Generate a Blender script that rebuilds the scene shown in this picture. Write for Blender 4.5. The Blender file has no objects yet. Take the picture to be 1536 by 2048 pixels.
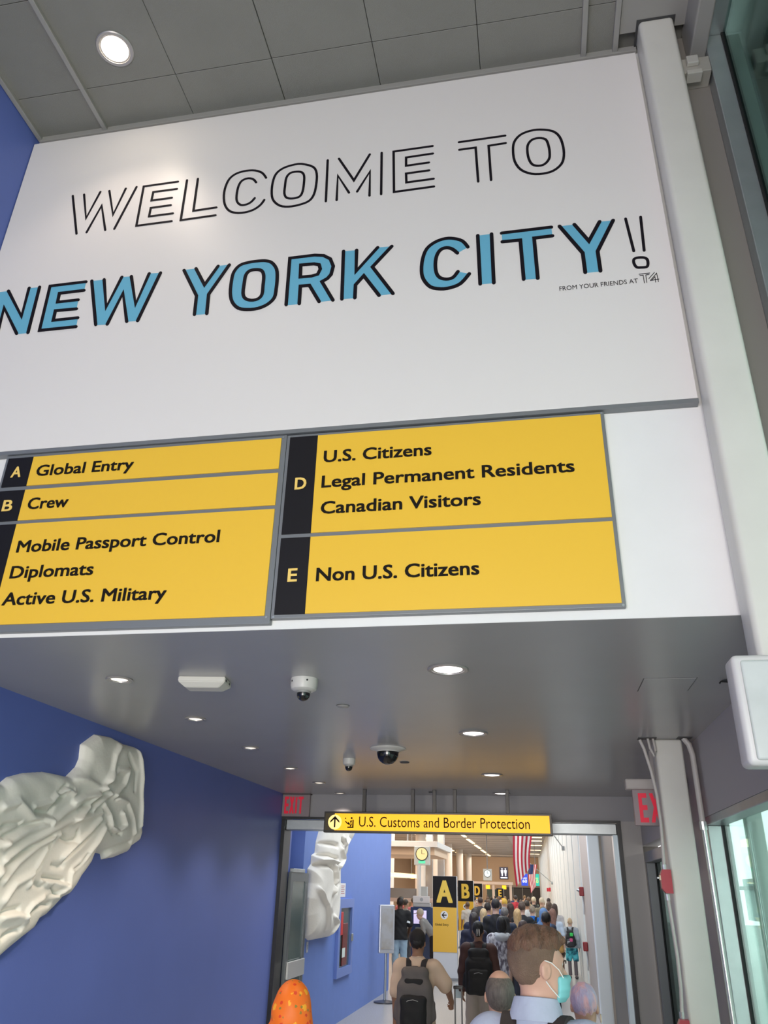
import bpy, bmesh, math, random
import numpy as np
from mathutils import Vector, Matrix
random.seed(4)
rng = np.random.RandomState(4)
scn = bpy.context.scene
C = scn.collection
PI = math.pi

# ------------------------------------------------------------------ camera
cam = bpy.data.cameras.new('camera')
cam.sensor_fit = 'HORIZONTAL'
cam.sensor_width = 36.0
cam.lens = 36.0 * 1546.65 / 1536.0
cam.clip_start = 0.05
cam.clip_end = 400
camo = bpy.data.objects.new('camera', cam)
C.objects.link(camo)
pt, yw, rl = math.radians(25.8516), math.radians(-11.1), math.radians(1.6325)
fv = Vector((math.sin(yw) * math.cos(pt), math.cos(yw) * math.cos(pt), math.sin(pt)))
rv = Vector((math.cos(yw), -math.sin(yw), 0))
uv = rv.cross(fv)
r2 = rv * math.cos(rl) + uv * math.sin(rl)
u2 = -rv * math.sin(rl) + uv * math.cos(rl)
camo.matrix_world = Matrix(((r2.x, u2.x, -fv.x, 0), (r2.y, u2.y, -fv.y, 0), (r2.z, u2.z, -fv.z, 2.05), (0, 0, 0, 1)))
scn.camera = camo

# ------------------------------------------------------------------ world and exposure
w = bpy.data.worlds.new('sky')
scn.world = w
w.use_nodes = True
bg = w.node_tree.nodes['Background']
bg.inputs[0].default_value = (0.98, 0.95, 0.92, 1)
bg.inputs[1].default_value = 2.6
scn.view_settings.view_transform = 'Standard'
scn.view_settings.look = 'None'
scn.view_settings.exposure = 0.0
scn.view_settings.gamma = 1.0
scn.view_settings.use_curve_mapping = False

# ------------------------------------------------------------------ large lights, some of them added fill
def area(name, loc, size, power, color, rot=(0, 0, 0)):
    l = bpy.data.lights.new(name, 'AREA')
    l.shape = 'RECTANGLE'
    l.size, l.size_y = size
    l.energy = power
    l.color = color
    o = bpy.data.objects.new(name, l)
    o.location = loc
    o.rotation_euler = rot
    C.objects.link(o)
    return o
HALL_W = 1.0
# area lights below the hall ceiling, with added cool fill at right
area('hall_area_light', (-1.2, 16.5, 5.0), (3.0, 9.0), 380, (0.92, 0.97, 1.0))
area('hall_area_light', (-1.4, 36.0, 5.0), (1.6, 26.0), 620, (0.86, 0.95, 1.0))  # cool fill, added to brighten the fin wall
area('hall_area_light', (-1.9, 68.0, 5.0), (1.6, 30.0), 520, (0.88, 0.95, 1.0))  # its far continuation, likewise added for the fins
area('hall_area_light', (-5.6, 36.0, 4.95), (2.2, 22.0), 800, (1.0, 0.86, 0.72))
area('hall_area_light', (-5.6, 68.0, 4.95), (2.2, 34.0), 1000, (1.0, 0.80, 0.62))
area('hall_area_light', (-10.0, 45.0, 4.95), (3.0, 34.0), 1300, (1.0, 0.72, 0.5))
area('back_wall_fill', (-4.0, 86.0, 4.9), (9.0, 0.6), 200, (1.0, 0.84, 0.66), (math.radians(60), 0, 0))  # unseen fill added to lift the dark back wall
# tall front windows behind the photographer
area('front_window_daylight', (-1.0, -5.2, 1.7), (4.4, 2.8), 530, (1.0, 0.955, 0.915), (math.radians(86), 0, 0))

# ------------------------------------------------------------------ materials
_m = {}
def mat(name, col, rough=0.6, metal=0.0, spec=0.5, var=0.0, vscale=6.0, bump=0.0, bscale=40.0, emit=None, estr=0.0, col2=None, alpha=None, coat=0.0, stretch=None):
    if name in _m:
        return _m[name]
    m = bpy.data.materials.new(name)
    m.use_nodes = True
    nt = m.node_tree
    b = nt.nodes['Principled BSDF']
    b.inputs['Base Color'].default_value = (*col, 1)
    b.inputs['Roughness'].default_value = rough
    b.inputs['Metallic'].default_value = metal
    b.inputs['Specular IOR Level'].default_value = spec
    b.inputs['Coat Weight'].default_value = coat
    src = None
    if var > 0 or bump > 0 or col2:
        tc = nt.nodes.new('ShaderNodeTexCoord')
        src = tc.outputs['Object']
        if stretch:
            mp = nt.nodes.new('ShaderNodeMapping')
            mp.inputs['Scale'].default_value = stretch
            nt.links.new(src, mp.inputs[0])
            src = mp.outputs[0]
    if var > 0 or col2:
        n = nt.nodes.new('ShaderNodeTexNoise')
        n.inputs['Scale'].default_value = vscale
        n.inputs['Detail'].default_value = 5
        nt.links.new(src, n.inputs['Vector'])
        r = nt.nodes.new('ShaderNodeValToRGB')
        lo, hi = (0.3, 0.7) if not col2 else (0.42, 0.58)
        r.color_ramp.elements[0].position = lo
        r.color_ramp.elements[1].position = hi
        c2 = col2 if col2 else tuple(min(1, c * (1 + var)) for c in col)
        c1 = col if col2 else tuple(c * (1 - var) for c in col)
        r.color_ramp.elements[0].color = (*c1, 1)
        r.color_ramp.elements[1].color = (*c2, 1)
        nt.links.new(n.outputs[0], r.inputs[0])
        nt.links.new(r.outputs[0], b.inputs['Base Color'])
    if bump > 0:
        n2 = nt.nodes.new('ShaderNodeTexNoise')
        n2.inputs['Scale'].default_value = bscale
        n2.inputs['Detail'].default_value = 4
        nt.links.new(src, n2.inputs['Vector'])
        bp = nt.nodes.new('ShaderNodeBump')
        bp.inputs['Strength'].default_value = bump
        bp.inputs['Distance'].default_value = 0.02
        nt.links.new(n2.outputs[0], bp.inputs['Height'])
        nt.links.new(bp.outputs[0], b.inputs['Normal'])
    if emit:
        b.inputs['Emission Color'].default_value = (*emit, 1)
        b.inputs['Emission Strength'].default_value = estr
    _m[name] = m
    return m

def glass_mat(name, tint, rough=0.02):
    m = bpy.data.materials.new(name)
    m.use_nodes = True
    nt = m.node_tree
    nt.nodes.remove(nt.nodes['Principled BSDF'])
    out = nt.nodes['Material Output']
    t = nt.nodes.new('ShaderNodeBsdfTransparent')
    t.inputs[0].default_value = (*tint, 1)
    g = nt.nodes.new('ShaderNodeBsdfGlossy')
    g.inputs['Roughness'].default_value = rough
    g.inputs[0].default_value = (0.85, 0.95, 0.92, 1)
    f = nt.nodes.new('ShaderNodeFresnel')
    f.inputs[0].default_value = 1.25
    mx = nt.nodes.new('ShaderNodeMixShader')
    mu = nt.nodes.new('ShaderNodeMath'); mu.operation = 'MULTIPLY'; mu.inputs[1].default_value = 0.5
    nt.links.new(f.outputs[0], mu.inputs[0])
    nt.links.new(mu.outputs[0], mx.inputs[0])
    nt.links.new(t.outputs[0], mx.inputs[1])
    nt.links.new(g.outputs[0], mx.inputs[2])
    nt.links.new(mx.outputs[0], out.inputs[0])
    return m

WHITE = mat('white_wall_paint', (0.80, 0.79, 0.78), 0.55, var=0.02, vscale=3, bump=0.02, bscale=60)
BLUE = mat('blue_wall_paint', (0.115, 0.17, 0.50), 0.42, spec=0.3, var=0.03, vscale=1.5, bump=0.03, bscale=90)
BOARD = mat('white_board', (0.77, 0.735, 0.715), 0.42)
STEELW = mat('white_painted_steel', (0.66, 0.65, 0.60), 0.42, var=0.03, vscale=4, bump=0.03, bscale=25)
TAUPE = mat('taupe_shaded_side', (0.42, 0.38, 0.35), 0.5, var=0.04)
ALU = mat('brushed_aluminium', (0.42, 0.45, 0.46), 0.35, 0.7, var=0.05, vscale=8)
GREYF = mat('grey_frame', (0.24, 0.25, 0.26), 0.4, 0.2)
BLACK = mat('black_plastic', (0.012, 0.012, 0.013), 0.35)
GASKET = mat('black_gasket', (0.01, 0.01, 0.01), 0.6)
LOWC = mat('grey_gloss_ceiling_paint', (0.40, 0.39, 0.39), 0.27, var=0.02, vscale=2, bump=0.015, bscale=20)
UPC = mat('perforated_metal_panel', (0.235, 0.23, 0.205), 0.5, var=0.04, vscale=3, bump=0.25, bscale=220)
UPC2 = mat('pale_metal_trim', (0.32, 0.31, 0.29), 0.45)
FLOOR = mat('terrazzo_floor', (0.38, 0.36, 0.34), 0.28, var=0.25, vscale=60)
RED = mat('red_enamel', (0.42, 0.012, 0.03), 0.35)
PLASTER = mat('white_plaster', (0.88, 0.845, 0.77), 0.75, var=0.03, vscale=5, bump=0.12, bscale=35)
SIGNY = mat('yellow_sign_panel', (0.86, 0.52, 0.045), 0.35)
SIGNK = mat('black_sign_panel', (0.012, 0.011, 0.013), 0.5, spec=0.2)
SIGNG = mat('grey_sign_frame', (0.22, 0.23, 0.24), 0.4, 0.3)
INK = mat('dark_ink', (0.012, 0.009, 0.007), 0.7, spec=0.12)
INKB = mat('banner_black_ink', (0.010, 0.008, 0.012), 0.7, spec=0.12)
INKC = mat('banner_blue_ink', (0.145, 0.43, 0.60), 0.6, spec=0.2)
GLASS = glass_mat('window_glass', (0.72, 0.88, 0.85))
GLASSD = glass_mat('door_glass', (0.30, 0.36, 0.35), 0.05)

# ------------------------------------------------------------------ mesh helpers
def link(name, me, m=None, parent=None, smooth=False):
    o = bpy.data.objects.new(name, me)
    C.objects.link(o)
    if m is not None:
        me.materials.append(m)
    if parent is not None:
        o.parent = parent
        o.matrix_parent_inverse = Matrix.Identity(4)
    if smooth:
        me.polygons.foreach_set('use_smooth', [True] * len(me.polygons))
    return o

def tag(o, label=None, cat=None, group=None, kind=None):
    if label: o['label'] = label
    if cat: o['category'] = cat
    if group: o['group'] = group
    if kind: o['kind'] = kind
    return o

def thing(name, label, cat, loc=(0, 0, 0), rz=0.0, group=None):
    o = bpy.data.objects.new(name, None)
    o.empty_display_size = 0.1
    C.objects.link(o)
    o.location = loc
    o.rotation_euler = (0, 0, rz)
    return tag(o, label, cat, group)

class MB:
    def __init__(s):
        s.bm = bmesh.new()
    def box(s, a, b, bev=0.0, M=None, seg=2):
        r = bmesh.ops.create_cube(s.bm, size=1.0)
        vs = r['verts']
        c = [(a[i] + b[i]) / 2 for i in range(3)]
        d = [abs(b[i] - a[i]) for i in range(3)]
        for v in vs:
            v.co = Vector((c[0] + v.co.x * d[0], c[1] + v.co.y * d[1], c[2] + v.co.z * d[2]))
            if M: v.co = M @ v.co
        if bev > 0:
            es = list({e for v in vs for e in v.link_edges})
            bmesh.ops.bevel(s.bm, geom=es, offset=bev, segments=seg, affect='EDGES', profile=0.5)
        return s
    def cyl(s, a, b, r1, r2=None, n=16, caps=True):
        a, b = Vector(a), Vector(b)
        d = b - a
        q = d.to_track_quat('Z', 'Y').to_matrix().to_4x4()
        M = Matrix.Translation((a + b) / 2) @ q
        bmesh.ops.create_cone(s.bm, cap_ends=caps, segments=n, radius1=r1, radius2=r1 if r2 is None else r2, depth=d.length, matrix=M)
        return s
    def lathe(s, prof, n=28, axis_loc=(0, 0, 0), M=None):
        rings = []
        for r, z in prof:
            ring = []
            for i in range(n):
                a = 2 * PI * i / n
                p = Vector((r * math.cos(a), r * math.sin(a), z)) + Vector(axis_loc)
                if M: p = M @ p
                ring.append(s.bm.verts.new(p))
            rings.append(ring)
        for k in range(len(rings) - 1):
            for i in range(n):
                j = (i + 1) % n
                s.bm.faces.new((rings[k][i], rings[k][j], rings[k + 1][j], rings[k + 1][i]))
        for ring, pr in ((rings[0], prof[0]), (rings[-1], prof[-1])):
            if pr[0] > 1e-4:
                s.bm.faces.new(ring)
        return s
    def tube(s, pts, r, n=10):
        pts = [Vector(p) for p in pts]
        rings = []
        up = None
        for i, p in enumerate(pts):
            t = (pts[min(i + 1, len(pts) - 1)] - pts[max(i - 1, 0)]).normalized()
            if up is None:
                up = t.orthogonal().normalized()
            up = (up - t * up.dot(t)).normalized()
            bn = t.cross(up)
            rr = r[i] if isinstance(r, (list, tuple)) else r
            rings.append([s.bm.verts.new(p + up * math.cos(2 * PI * k / n) * rr + bn * math.sin(2 * PI * k / n) * rr) for k in range(n)])
        for k in range(len(rings) - 1):
            for i in range(n):
                j = (i + 1) % n
                s.bm.faces.new((rings[k][i], rings[k][j], rings[k + 1][j], rings[k + 1][i]))
        s.bm.faces.new(rings[0]); s.bm.faces.new(rings[-1])
        return s
    def prism(s, pts, y0, y1, ax='Y'):
        # outline pts (u,v) extruded along ax
        def P(u, v, t):
            return (u, t, v) if ax == 'Y' else ((t, u, v) if ax == 'X' else (u, v, t))
        A = [s.bm.verts.new(P(u, v, y0)) for u, v in pts]
        B = [s.bm.verts.new(P(u, v, y1)) for u, v in pts]
        s.bm.faces.new(A); s.bm.faces.new(B)
        n = len(pts)
        for i in range(n):
            j = (i + 1) % n
            s.bm.faces.new((A[i], A[j], B[j], B[i]))
        return s
    def build(s, name, m=None, parent=None, smooth=False, kind=None, label=None):
        bmesh.ops.recalc_face_normals(s.bm, faces=s.bm.faces[:])
        me = bpy.data.meshes.new(name)
        s.bm.to_mesh(me)
        s.bm.free()
        o = link(name, me, m, parent)
        if smooth:
            me.polygons.foreach_set('use_smooth', [True] * len(me.polygons))
            try:
                me.set_sharp_from_angle(angle=math.radians(38))
            except Exception:
                pass
        if kind: o['kind'] = kind
        if label: o['label'] = label
        return o

def struct(name, a, b, m, bev=0.0, parent=None):
    o = MB().box(a, b, bev).build(name, m, parent)
    if parent is None: o['kind'] = 'structure'
    return o

# text: returns mesh in the XZ plane facing -Y, fitted to a baseline start, width and cap height
_cap = {}
def text_mesh(body, bold=0.0):
    cu = bpy.data.curves.new('lettering', 'FONT')
    cu.body = body
    cu.size = 1.0
    cu.offset = bold
    cu.resolution_u = 3
    o = bpy.data.objects.new('tmp', cu)
    C.objects.link(o)
    dg = bpy.context.evaluated_depsgraph_get()
    me = bpy.data.meshes.new_from_object(o.evaluated_get(dg))
    bpy.data.objects.remove(o)
    bpy.data.curves.remove(cu)
    return me
def text(body, x0, x1, z, cap, y, m, parent, bold=0.012, name='lettering', xf=None, label=None, thick=0.0):
    off = 0.0
    ex = bold * 1.15
    me = text_mesh(body, off)
    n = len(me.vertices)
    co = np.zeros(n * 3)
    me.vertices.foreach_get('co', co)
    co = co.reshape(-1, 3)
    if off not in _cap:
        h = text_mesh('H', off)
        ys = [v.co.y for v in h.vertices]
        _cap[off] = (min(ys), max(ys))
    h0, h1 = _cap[off]
    sx = (x1 - x0 - 2 * ex * (cap / (h1 - h0))) / (co[:, 0].max() - co[:, 0].min())
    sz = cap / (h1 - h0)
    exm = ex * sz
    X = x0 + exm + (co[:, 0] - co[:, 0].min()) * sx
    Z = z + (co[:, 1] - h0) * sz
    faces = [list(p.vertices) for p in me.polygons]
    V, F = [], []
    shifts = [(0, 0)] if exm == 0 else [(-exm, -exm * .6), (-exm, exm * .6), (exm, -exm * .6), (exm, exm * .6), (0, 0)] + ([(-exm / 2, 0), (exm / 2, 0)] if bold > .015 else [])
    for k, sft in enumerate(shifts):
        base = len(V)
        for a, c in zip(X, Z):
            p = Vector((a + sft[0], y - 0.00025 * k, c + sft[1]))
            V.append(xf @ p if xf is not None else p)
        F += [[base + q for q in f] for f in faces]
    bpy.data.meshes.remove(me)
    me = bpy.data.meshes.new(name)
    me.from_pydata([tuple(v) for v in V], [], F)
    me.update()
    o = link(name, me, m, parent)
    if label: o['label'] = label
    return o

def catmull(P, closed, sub=4):
    P = [np.array(p, float) for p in P]
    n = len(P)
    out = []
    rngi = range(n) if closed else range(n - 1)
    for i in rngi:
        p0 = P[(i - 1) % n] if closed or i > 0 else P[0]
        p1 = P[i]; p2 = P[(i + 1) % n]
        p3 = P[(i + 2) % n] if closed or i + 2 < n else P[-1]
        for k in range(sub):
            t = k / sub
            out.append(0.5 * ((2 * p1) + (p2 - p0) * t + (2 * p0 - 5 * p1 + 4 * p2 - p3) * t * t + (3 * p1 - p0 - 3 * p2 + p3) * t ** 3))
    if not closed: out.append(P[-1])
    return out

def strokes(L, width, y0, y1, m, parent, name, label=None, smooth_min=10):
    h = width / 2
    first = None
    for closed, flat in L:
        P = [(flat[i], flat[i + 1]) for i in range(0, len(flat), 2)]
        if len(P) >= smooth_min + (0 if closed else 1): P = catmull(P, closed, 3)
        P = [np.array(p, float) for p in P]
        n = len(P)
        lf, rt = [], []
        for i in range(n):
            if closed:
                d0 = P[i] - P[i - 1]; d1 = P[(i + 1) % n] - P[i]
            else:
                d0 = P[i] - P[i - 1] if i else P[1] - P[0]
                d1 = P[i + 1] - P[i] if i < n - 1 else d0
            d0 = d0 / np.hypot(*d0); d1 = d1 / np.hypot(*d1)
            n0 = np.array([-d0[1], d0[0]]); n1 = np.array([-d1[1], d1[0]])
            mm = n0 + n1; mm /= max(np.hypot(*mm), 1e-6)
            sc = min(1.0 / max(mm @ n0, 0.2), 2.6)
            lf.append(P[i] + mm * h * sc); rt.append(P[i] - mm * h * sc)
        bm = bmesh.new()
        A = [bm.verts.new((p[0], y0, p[1])) for p in lf]; B = [bm.verts.new((p[0], y0, p[1])) for p in rt]
        fs = []
        for i in range(n if closed else n - 1):
            j = (i + 1) % n
            fs.append(bm.faces.new((A[i], A[j], B[j], B[i])))
        if not closed:
            for (k, q, sgn) in ((0, 1, -1), (n - 1, n - 2, 1)):
                d = P[k] - P[q]; d = d / np.hypot(*d); nn = np.array([-d[1], d[0]])
                arc = [bm.verts.new((P[k][0] + h * (nn[0] * math.cos(t) + d[0] * math.sin(t)), y0, P[k][1] + h * (nn[1] * math.cos(t) + d[1] * math.sin(t)))) for t in (PI * .25, PI * .5, PI * .75)]
                a, c = (B[k], A[k]) if sgn < 0 else (A[k], B[k])
                fs.append(bm.faces.new([a] + arc + [c]))
        r = bmesh.ops.extrude_face_region(bm, geom=fs)
        for v in r['geom']:
            if isinstance(v, bmesh.types.BMVert): v.co.y = y1
        bmesh.ops.recalc_face_normals(bm, faces=bm.faces[:])
        me = bpy.data.meshes.new(name); bm.to_mesh(me); bm.free()
        o = link(name, me, m, parent)
        if label and first is None: o['label'] = label
        first = o
    return first

def fill_shape(loops, y, m, parent, name, thick=0.002):
    cu = bpy.data.curves.new('shape', 'CURVE')
    cu.dimensions = '2D'
    cu.fill_mode = 'BOTH'
    cu.extrude = thick / 2
    for L in loops:
        sp = cu.splines.new('POLY')
        sp.points.add(len(L) - 1)
        for i, p in enumerate(L):
            sp.points[i].co = (p[0], p[1], 0, 1)
        sp.use_cyclic_u = True
    o = bpy.data.objects.new('tmp', cu)
    C.objects.link(o)
    dg = bpy.context.evaluated_depsgraph_get()
    me = bpy.data.meshes.new_from_object(o.evaluated_get(dg))
    bpy.data.objects.remove(o); bpy.data.curves.remove(cu)
    for v in me.vertices:
        v.co = Vector((v.co.x, y - v.co.z, v.co.y))
    return link(name, me, m, parent)

# ------------------------------------------------------------------ signed distance bodies
import openvdb
def cap_(a, b, ra, rb=None, k=0.02, op='+'):
    return dict(t='c', a=np.array(a, float), b=np.array(b, float), ra=ra, rb=ra if rb is None else rb, k=k, op=op)
def ell(c, r, k=0.02, op='+', R=None):
    return dict(t='e', c=np.array(c, float), r=np.array(r, float), k=k, op=op, R=np.eye(3) if R is None else R)
def rbx(c, hsz, rad=0.02, k=0.01, op='+', R=None):
    return dict(t='b', c=np.array(c, float), r=np.array(hsz, float), rad=rad, k=k, op=op, R=np.eye(3) if R is None else R)
def xform(p, R, piv):
    q = dict(p)
    piv = np.array(piv, float)
    if p['t'] == 'c':
        q['a'] = R @ (p['a'] - piv) + piv; q['b'] = R @ (p['b'] - piv) + piv
    else:
        q['c'] = R @ (p['c'] - piv) + piv; q['R'] = R @ p['R']
    return q
def rot(ax, a):
    return np.array(Matrix.Rotation(a, 3, ax))
def pbounds(p):
    if p['t'] == 'c':
        r = max(p['ra'], p['rb'])
        return np.minimum(p['a'], p['b']) - r, np.maximum(p['a'], p['b']) + r
    ext = np.abs(p['R']) @ p['r']
    return p['c'] - ext, p['c'] + ext
def pdist(p, X, Y, Z):
    if p['t'] == 'c':
        a, b = p['a'], p['b']
        d = b - a
        L = max(d @ d, 1e-9)
        t = np.clip(((X - a[0]) * d[0] + (Y - a[1]) * d[1] + (Z - a[2]) * d[2]) / L, 0, 1)
        return np.sqrt((X - a[0] - t * d[0]) ** 2 + (Y - a[1] - t * d[1]) ** 2 + (Z - a[2] - t * d[2]) ** 2) - (p['ra'] + (p['rb'] - p['ra']) * t)
    x, y, z = X - p['c'][0], Y - p['c'][1], Z - p['c'][2]
    R = p['R']
    lx = R[0, 0] * x + R[1, 0] * y + R[2, 0] * z
    ly = R[0, 1] * x + R[1, 1] * y + R[2, 1] * z
    lz = R[0, 2] * x + R[1, 2] * y + R[2, 2] * z
    if p['t'] == 'e':
        r = p['r']
        k0 = np.sqrt((lx / r[0]) ** 2 + (ly / r[1]) ** 2 + (lz / r[2]) ** 2)
        k1 = np.sqrt((lx / r[0] ** 2) ** 2 + (ly / r[1] ** 2) ** 2 + (lz / r[2] ** 2) ** 2) + 1e-9
        return k0 * (k0 - 1.0) / k1
    q = [np.abs(l) - (h - p['rad']) for l, h in zip((lx, ly, lz), p['r'])]
    out = np.sqrt(sum(np.maximum(v, 0) ** 2 for v in q))
    return out + np.minimum(np.maximum(q[0], np.maximum(q[1], q[2])), 0) - p['rad']
def sdf_mesh(prims, vox, cuts=(), name='form', noise=None):
    los, his = zip(*[pbounds(p) for p in prims if p['op'] == '+'])
    lo = np.min(los, 0) - 5 * vox; hi = np.max(his, 0) + 5 * vox
    n = np.ceil((hi - lo) / vox).astype(int) + 1
    ax = [(lo[i] + np.arange(n[i]) * vox).astype(np.float32) for i in range(3)]
    A = np.full(n, 1.0, np.float32)
    for p in prims:
        a, b = pbounds(p)
        m_ = p['k'] + 4 * vox
        i0 = np.clip(((a - m_ - lo) / vox).astype(int), 0, n - 1); i1 = np.clip(((b + m_ - lo) / vox).astype(int) + 2, 1, n)
        if (i1 <= i0).any(): continue
        sl = tuple(slice(i0[i], i1[i]) for i in range(3))
        X = ax[0][sl[0]][:, None, None]; Y = ax[1][sl[1]][None, :, None]; Z = ax[2][sl[2]][None, None, :]
        d = pdist(p, X, Y, Z)
        k = p['k']
        cur = A[sl]
        if p['op'] == '+':
            h = np.maximum(k - np.abs(cur - d), 0) / k
            A[sl] = np.minimum(cur, d) - h * h * k * 0.25
        else:
            d = -d
            h = np.maximum(k - np.abs(cur - d), 0) / k
            A[sl] = np.maximum(cur, d) + h * h * k * 0.25
    X = ax[0][:, None, None]; Y = ax[1][None, :, None]; Z = ax[2][None, None, :]
    for f in cuts:
        A = np.maximum(A, f(X, Y, Z))
    if noise is not None:
        A = A + noise(X, Y, Z)
    g = openvdb.FloatGrid(3 * vox)
    g.copyFromArray(np.ascontiguousarray(np.clip(A, -3 * vox, 3 * vox)).astype(np.float32))
    pts, quads = g.convertToQuads(0.0)
    pts = np.asarray(pts) * vox + lo
    me = bpy.data.meshes.new(name)
    me.vertices.add(len(pts)); me.vertices.foreach_set('co', pts.astype(np.float32).ravel())
    nq = len(quads)
    me.loops.add(nq * 4); me.loops.foreach_set('vertex_index', np.asarray(quads)[:, ::-1].astype(np.int32).ravel())
    me.polygons.add(nq); me.polygons.foreach_set('loop_start', np.arange(nq, dtype=np.int32) * 4)
    me.polygons.foreach_set('loop_total', np.full(nq, 4, np.int32))
    me.update(); me.validate()
    me.polygons.foreach_set('use_smooth', [True] * len(me.polygons))
    # make sure normals point outward
    if nq:
        me.calc_loop_triangles()
        tri = np.zeros(len(me.loop_triangles) * 3, np.int32); me.loop_triangles.foreach_get('vertices', tri)
        T = pts[tri.reshape(-1, 3)]
        vol = np.einsum('ij,ij->i', T[:, 0], np.cross(T[:, 1], T[:, 2])).sum()
        if vol < 0: me.flip_normals()
    return me

# ================================================================== THE SETTING
HU = 7.13      # upper ceiling height
HL = 3.18      # low ceiling height
XL = -3.46     # blue wall
XR = 1.28      # window wall
fl = struct('floor', (-16, -6.2, -0.2), (1.6, 92.5, 0.0), FLOOR)
# left wall: near part, recess for the door, hall part
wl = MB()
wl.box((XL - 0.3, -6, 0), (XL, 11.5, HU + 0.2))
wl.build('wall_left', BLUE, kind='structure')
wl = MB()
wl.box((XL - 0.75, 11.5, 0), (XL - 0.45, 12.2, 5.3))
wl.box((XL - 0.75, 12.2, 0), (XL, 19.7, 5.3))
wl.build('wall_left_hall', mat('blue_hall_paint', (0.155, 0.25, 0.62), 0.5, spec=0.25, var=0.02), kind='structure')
# front wall over the passage: the rendered opening has the low ceiling behind it
struct('wall_front', (XL, 3.53, HL + 0.001), (XR + 0.02, 3.75, HU + 0.2), WHITE)
struct('trim_7', (1.147, 3.50, 0), (XR + 0.0398, 3.5295, HU - 0.001), mat('grey_brown_gap', (0.20, 0.185, 0.17), 0.5))  # dark strip put in for the gap between column and window
struct('wall_behind', (XL, -6.2, 4.4), (XR, -6.0, HU), WHITE)
lc = struct('ceiling_low', (XL, 3.532, HL), (XR + 0.02, 11.0, HL + 0.15), LOWC)
struct('wall_end', (XL, 11.0, 2.88), (XR, 11.25, 5.3), mat('grey_header_paint', (0.34, 0.335, 0.35), 0.5))
struct('wall_end_right', (1.03, 11.0, 0), (XR, 11.25, 2.88), mat('beige_grey_paint', (0.46, 0.44, 0.42), 0.5))
# doorway lining
d = MB()
d.box((XL + 0.0, 10.97, 0), (XL + 0.05, 11.27, 2.88)); d.box((0.985, 10.97, 0), (1.035, 11.27, 2.88))
d.box((XL, 10.96, 2.855), (1.035, 11.0, 2.885))
d.build('trim_1', BLACK, kind='structure')
d = MB(); d.box((XL + 0.05, 11.02, 2.72), (0.985, 11.24, 2.855), 0.01)
d.build('trim_2', ALU, kind='structure')
d = MB(); d.box((0.93, 11.05, 0), (0.985, 11.22, 2.72))
d.build('trim_3', mat('pale_frame_reflection', (0.55, 0.66, 0.72), 0.3, 0.3), kind='structure')  # pale strip paints the reflection along the door frame

# upper ceiling: grid of perforated panels, ribs and a plain strip by the window
cu_ = struct('ceiling_upper', (XL, -6, HU + 0.03), (XR + 0.2, 3.56, HU + 0.15), mat('ceiling_backing', (0.17, 0.165, 0.15), 0.8))
xs = [XL, -2.90, -2.20, -1.50, -0.80, -0.10, 0.585, 0.79]
ys = [-6.0, -4.8, -3.6, -2.4, -1.2, 0.0, 1.3, 2.56, 3.19, 3.53]
pm = None
for i in range(len(xs) - 1):
    for j in range(len(ys) - 1):
        b = MB(); gp = 0.002
        gx = 0.012 if i in (0, 6) else gp
        b.box((xs[i] + gx, ys[j] + gp, HU - 0.002 * ((i * 7 + j * 3) % 3)), (xs[i + 1] - gp, ys[j + 1] - gp, HU + 0.03), 0.002, seg=1)
        b.build('ceiling_panel', UPC, cu_)
for x in (-2.90, 0.585, 0.79, XL + 0.02):
    MB().box((x - 0.015, -6, HU - 0.035), (x + 0.02, 3.52, HU + 0.02), 0.004).build('rib', UPC2, cu_)
MB().box((0.815, -6, HU - 0.012), (XR - 0.06, 3.40, HU + 0.03)).build('plain_strip', UPC2, cu_)
MB().box((XR - 0.06, -6, HU - 0.28), (XR + 0.04, 3.50, HU + 0.03), 0.01).build('soffit_drop', UPC2, cu_)
for x, y, s in ((-1.33, 2.93, .028), (-1.38, 2.86, .018), (-1.29, 2.86, .015)):
    pass
b = MB()
b.box((XL + 0.02, 3.50, HU - 0.05), (0.93, 3.53, HU), 0.004)
b.build('trim_4', UPC2, kind='structure')

# window wall on the right: upper glazing (tall), near the camera, and low glazing under the soffit
def window(name, x, y0, y1, z0, z1, fw, glass, posts=(), frame=ALU, rails=()):
    r = bpy.data.objects.new(name, None); C.objects.link(r); r['kind'] = 'structure'
    b = MB(); b.box((x, y0, z1 - fw), (x + 0.13, y1, z1), 0.006); b.build('head_rail', frame, r)
    b = MB(); b.box((x, y0, z0), (x + 0.13, y1, z0 + fw), 0.006); b.build('sill_rail', frame, r)
    for y in posts:
        b = MB(); b.box((x + 0.001, y - 0.05, z0 + fw), (x + 0.129, y + 0.05, z1 - fw), 0.006); b.build('post', frame, r)
        b = MB(); b.box((x + 0.10, y - 0.062, z0 + fw), (x + 0.125, y - 0.051, z1 - fw)); b.build('gasket', GASKET, r)
    for z in rails:
        b = MB(); b.box((x + 0.02, y0, z - 0.02), (x + 0.10, y1, z + 0.02)); b.build('rail', frame, r)
    ps = sorted([y0] + list(posts) + [y1])
    for a, c in zip(ps[:-1], ps[1:]):
        if c - a < 0.15: continue
        b = MB(); b.box((x + 0.112, a + 0.03, z0 + fw * 0.5), (x + 0.118, c - 0.03, z1 - fw * 0.5)); b.build('pane', glass, r)
    return r
window('window_1', XR + 0.04, -6, 3.52, 0.0, HU - 0.04, 0.11, GLASS, (-5.9, -3.6, -1.2, 1.1, 3.46), rails=())
window('window_2', XR, 3.80, 6.92, 0.0, 2.60, 0.06, GLASS, (3.86, 6.80))
window('window_3', XR, 7.4, 10.95, 0.0, 2.52, 0.12, GLASSD, (7.5, 9.2, 10.88), frame=GREYF)
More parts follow.
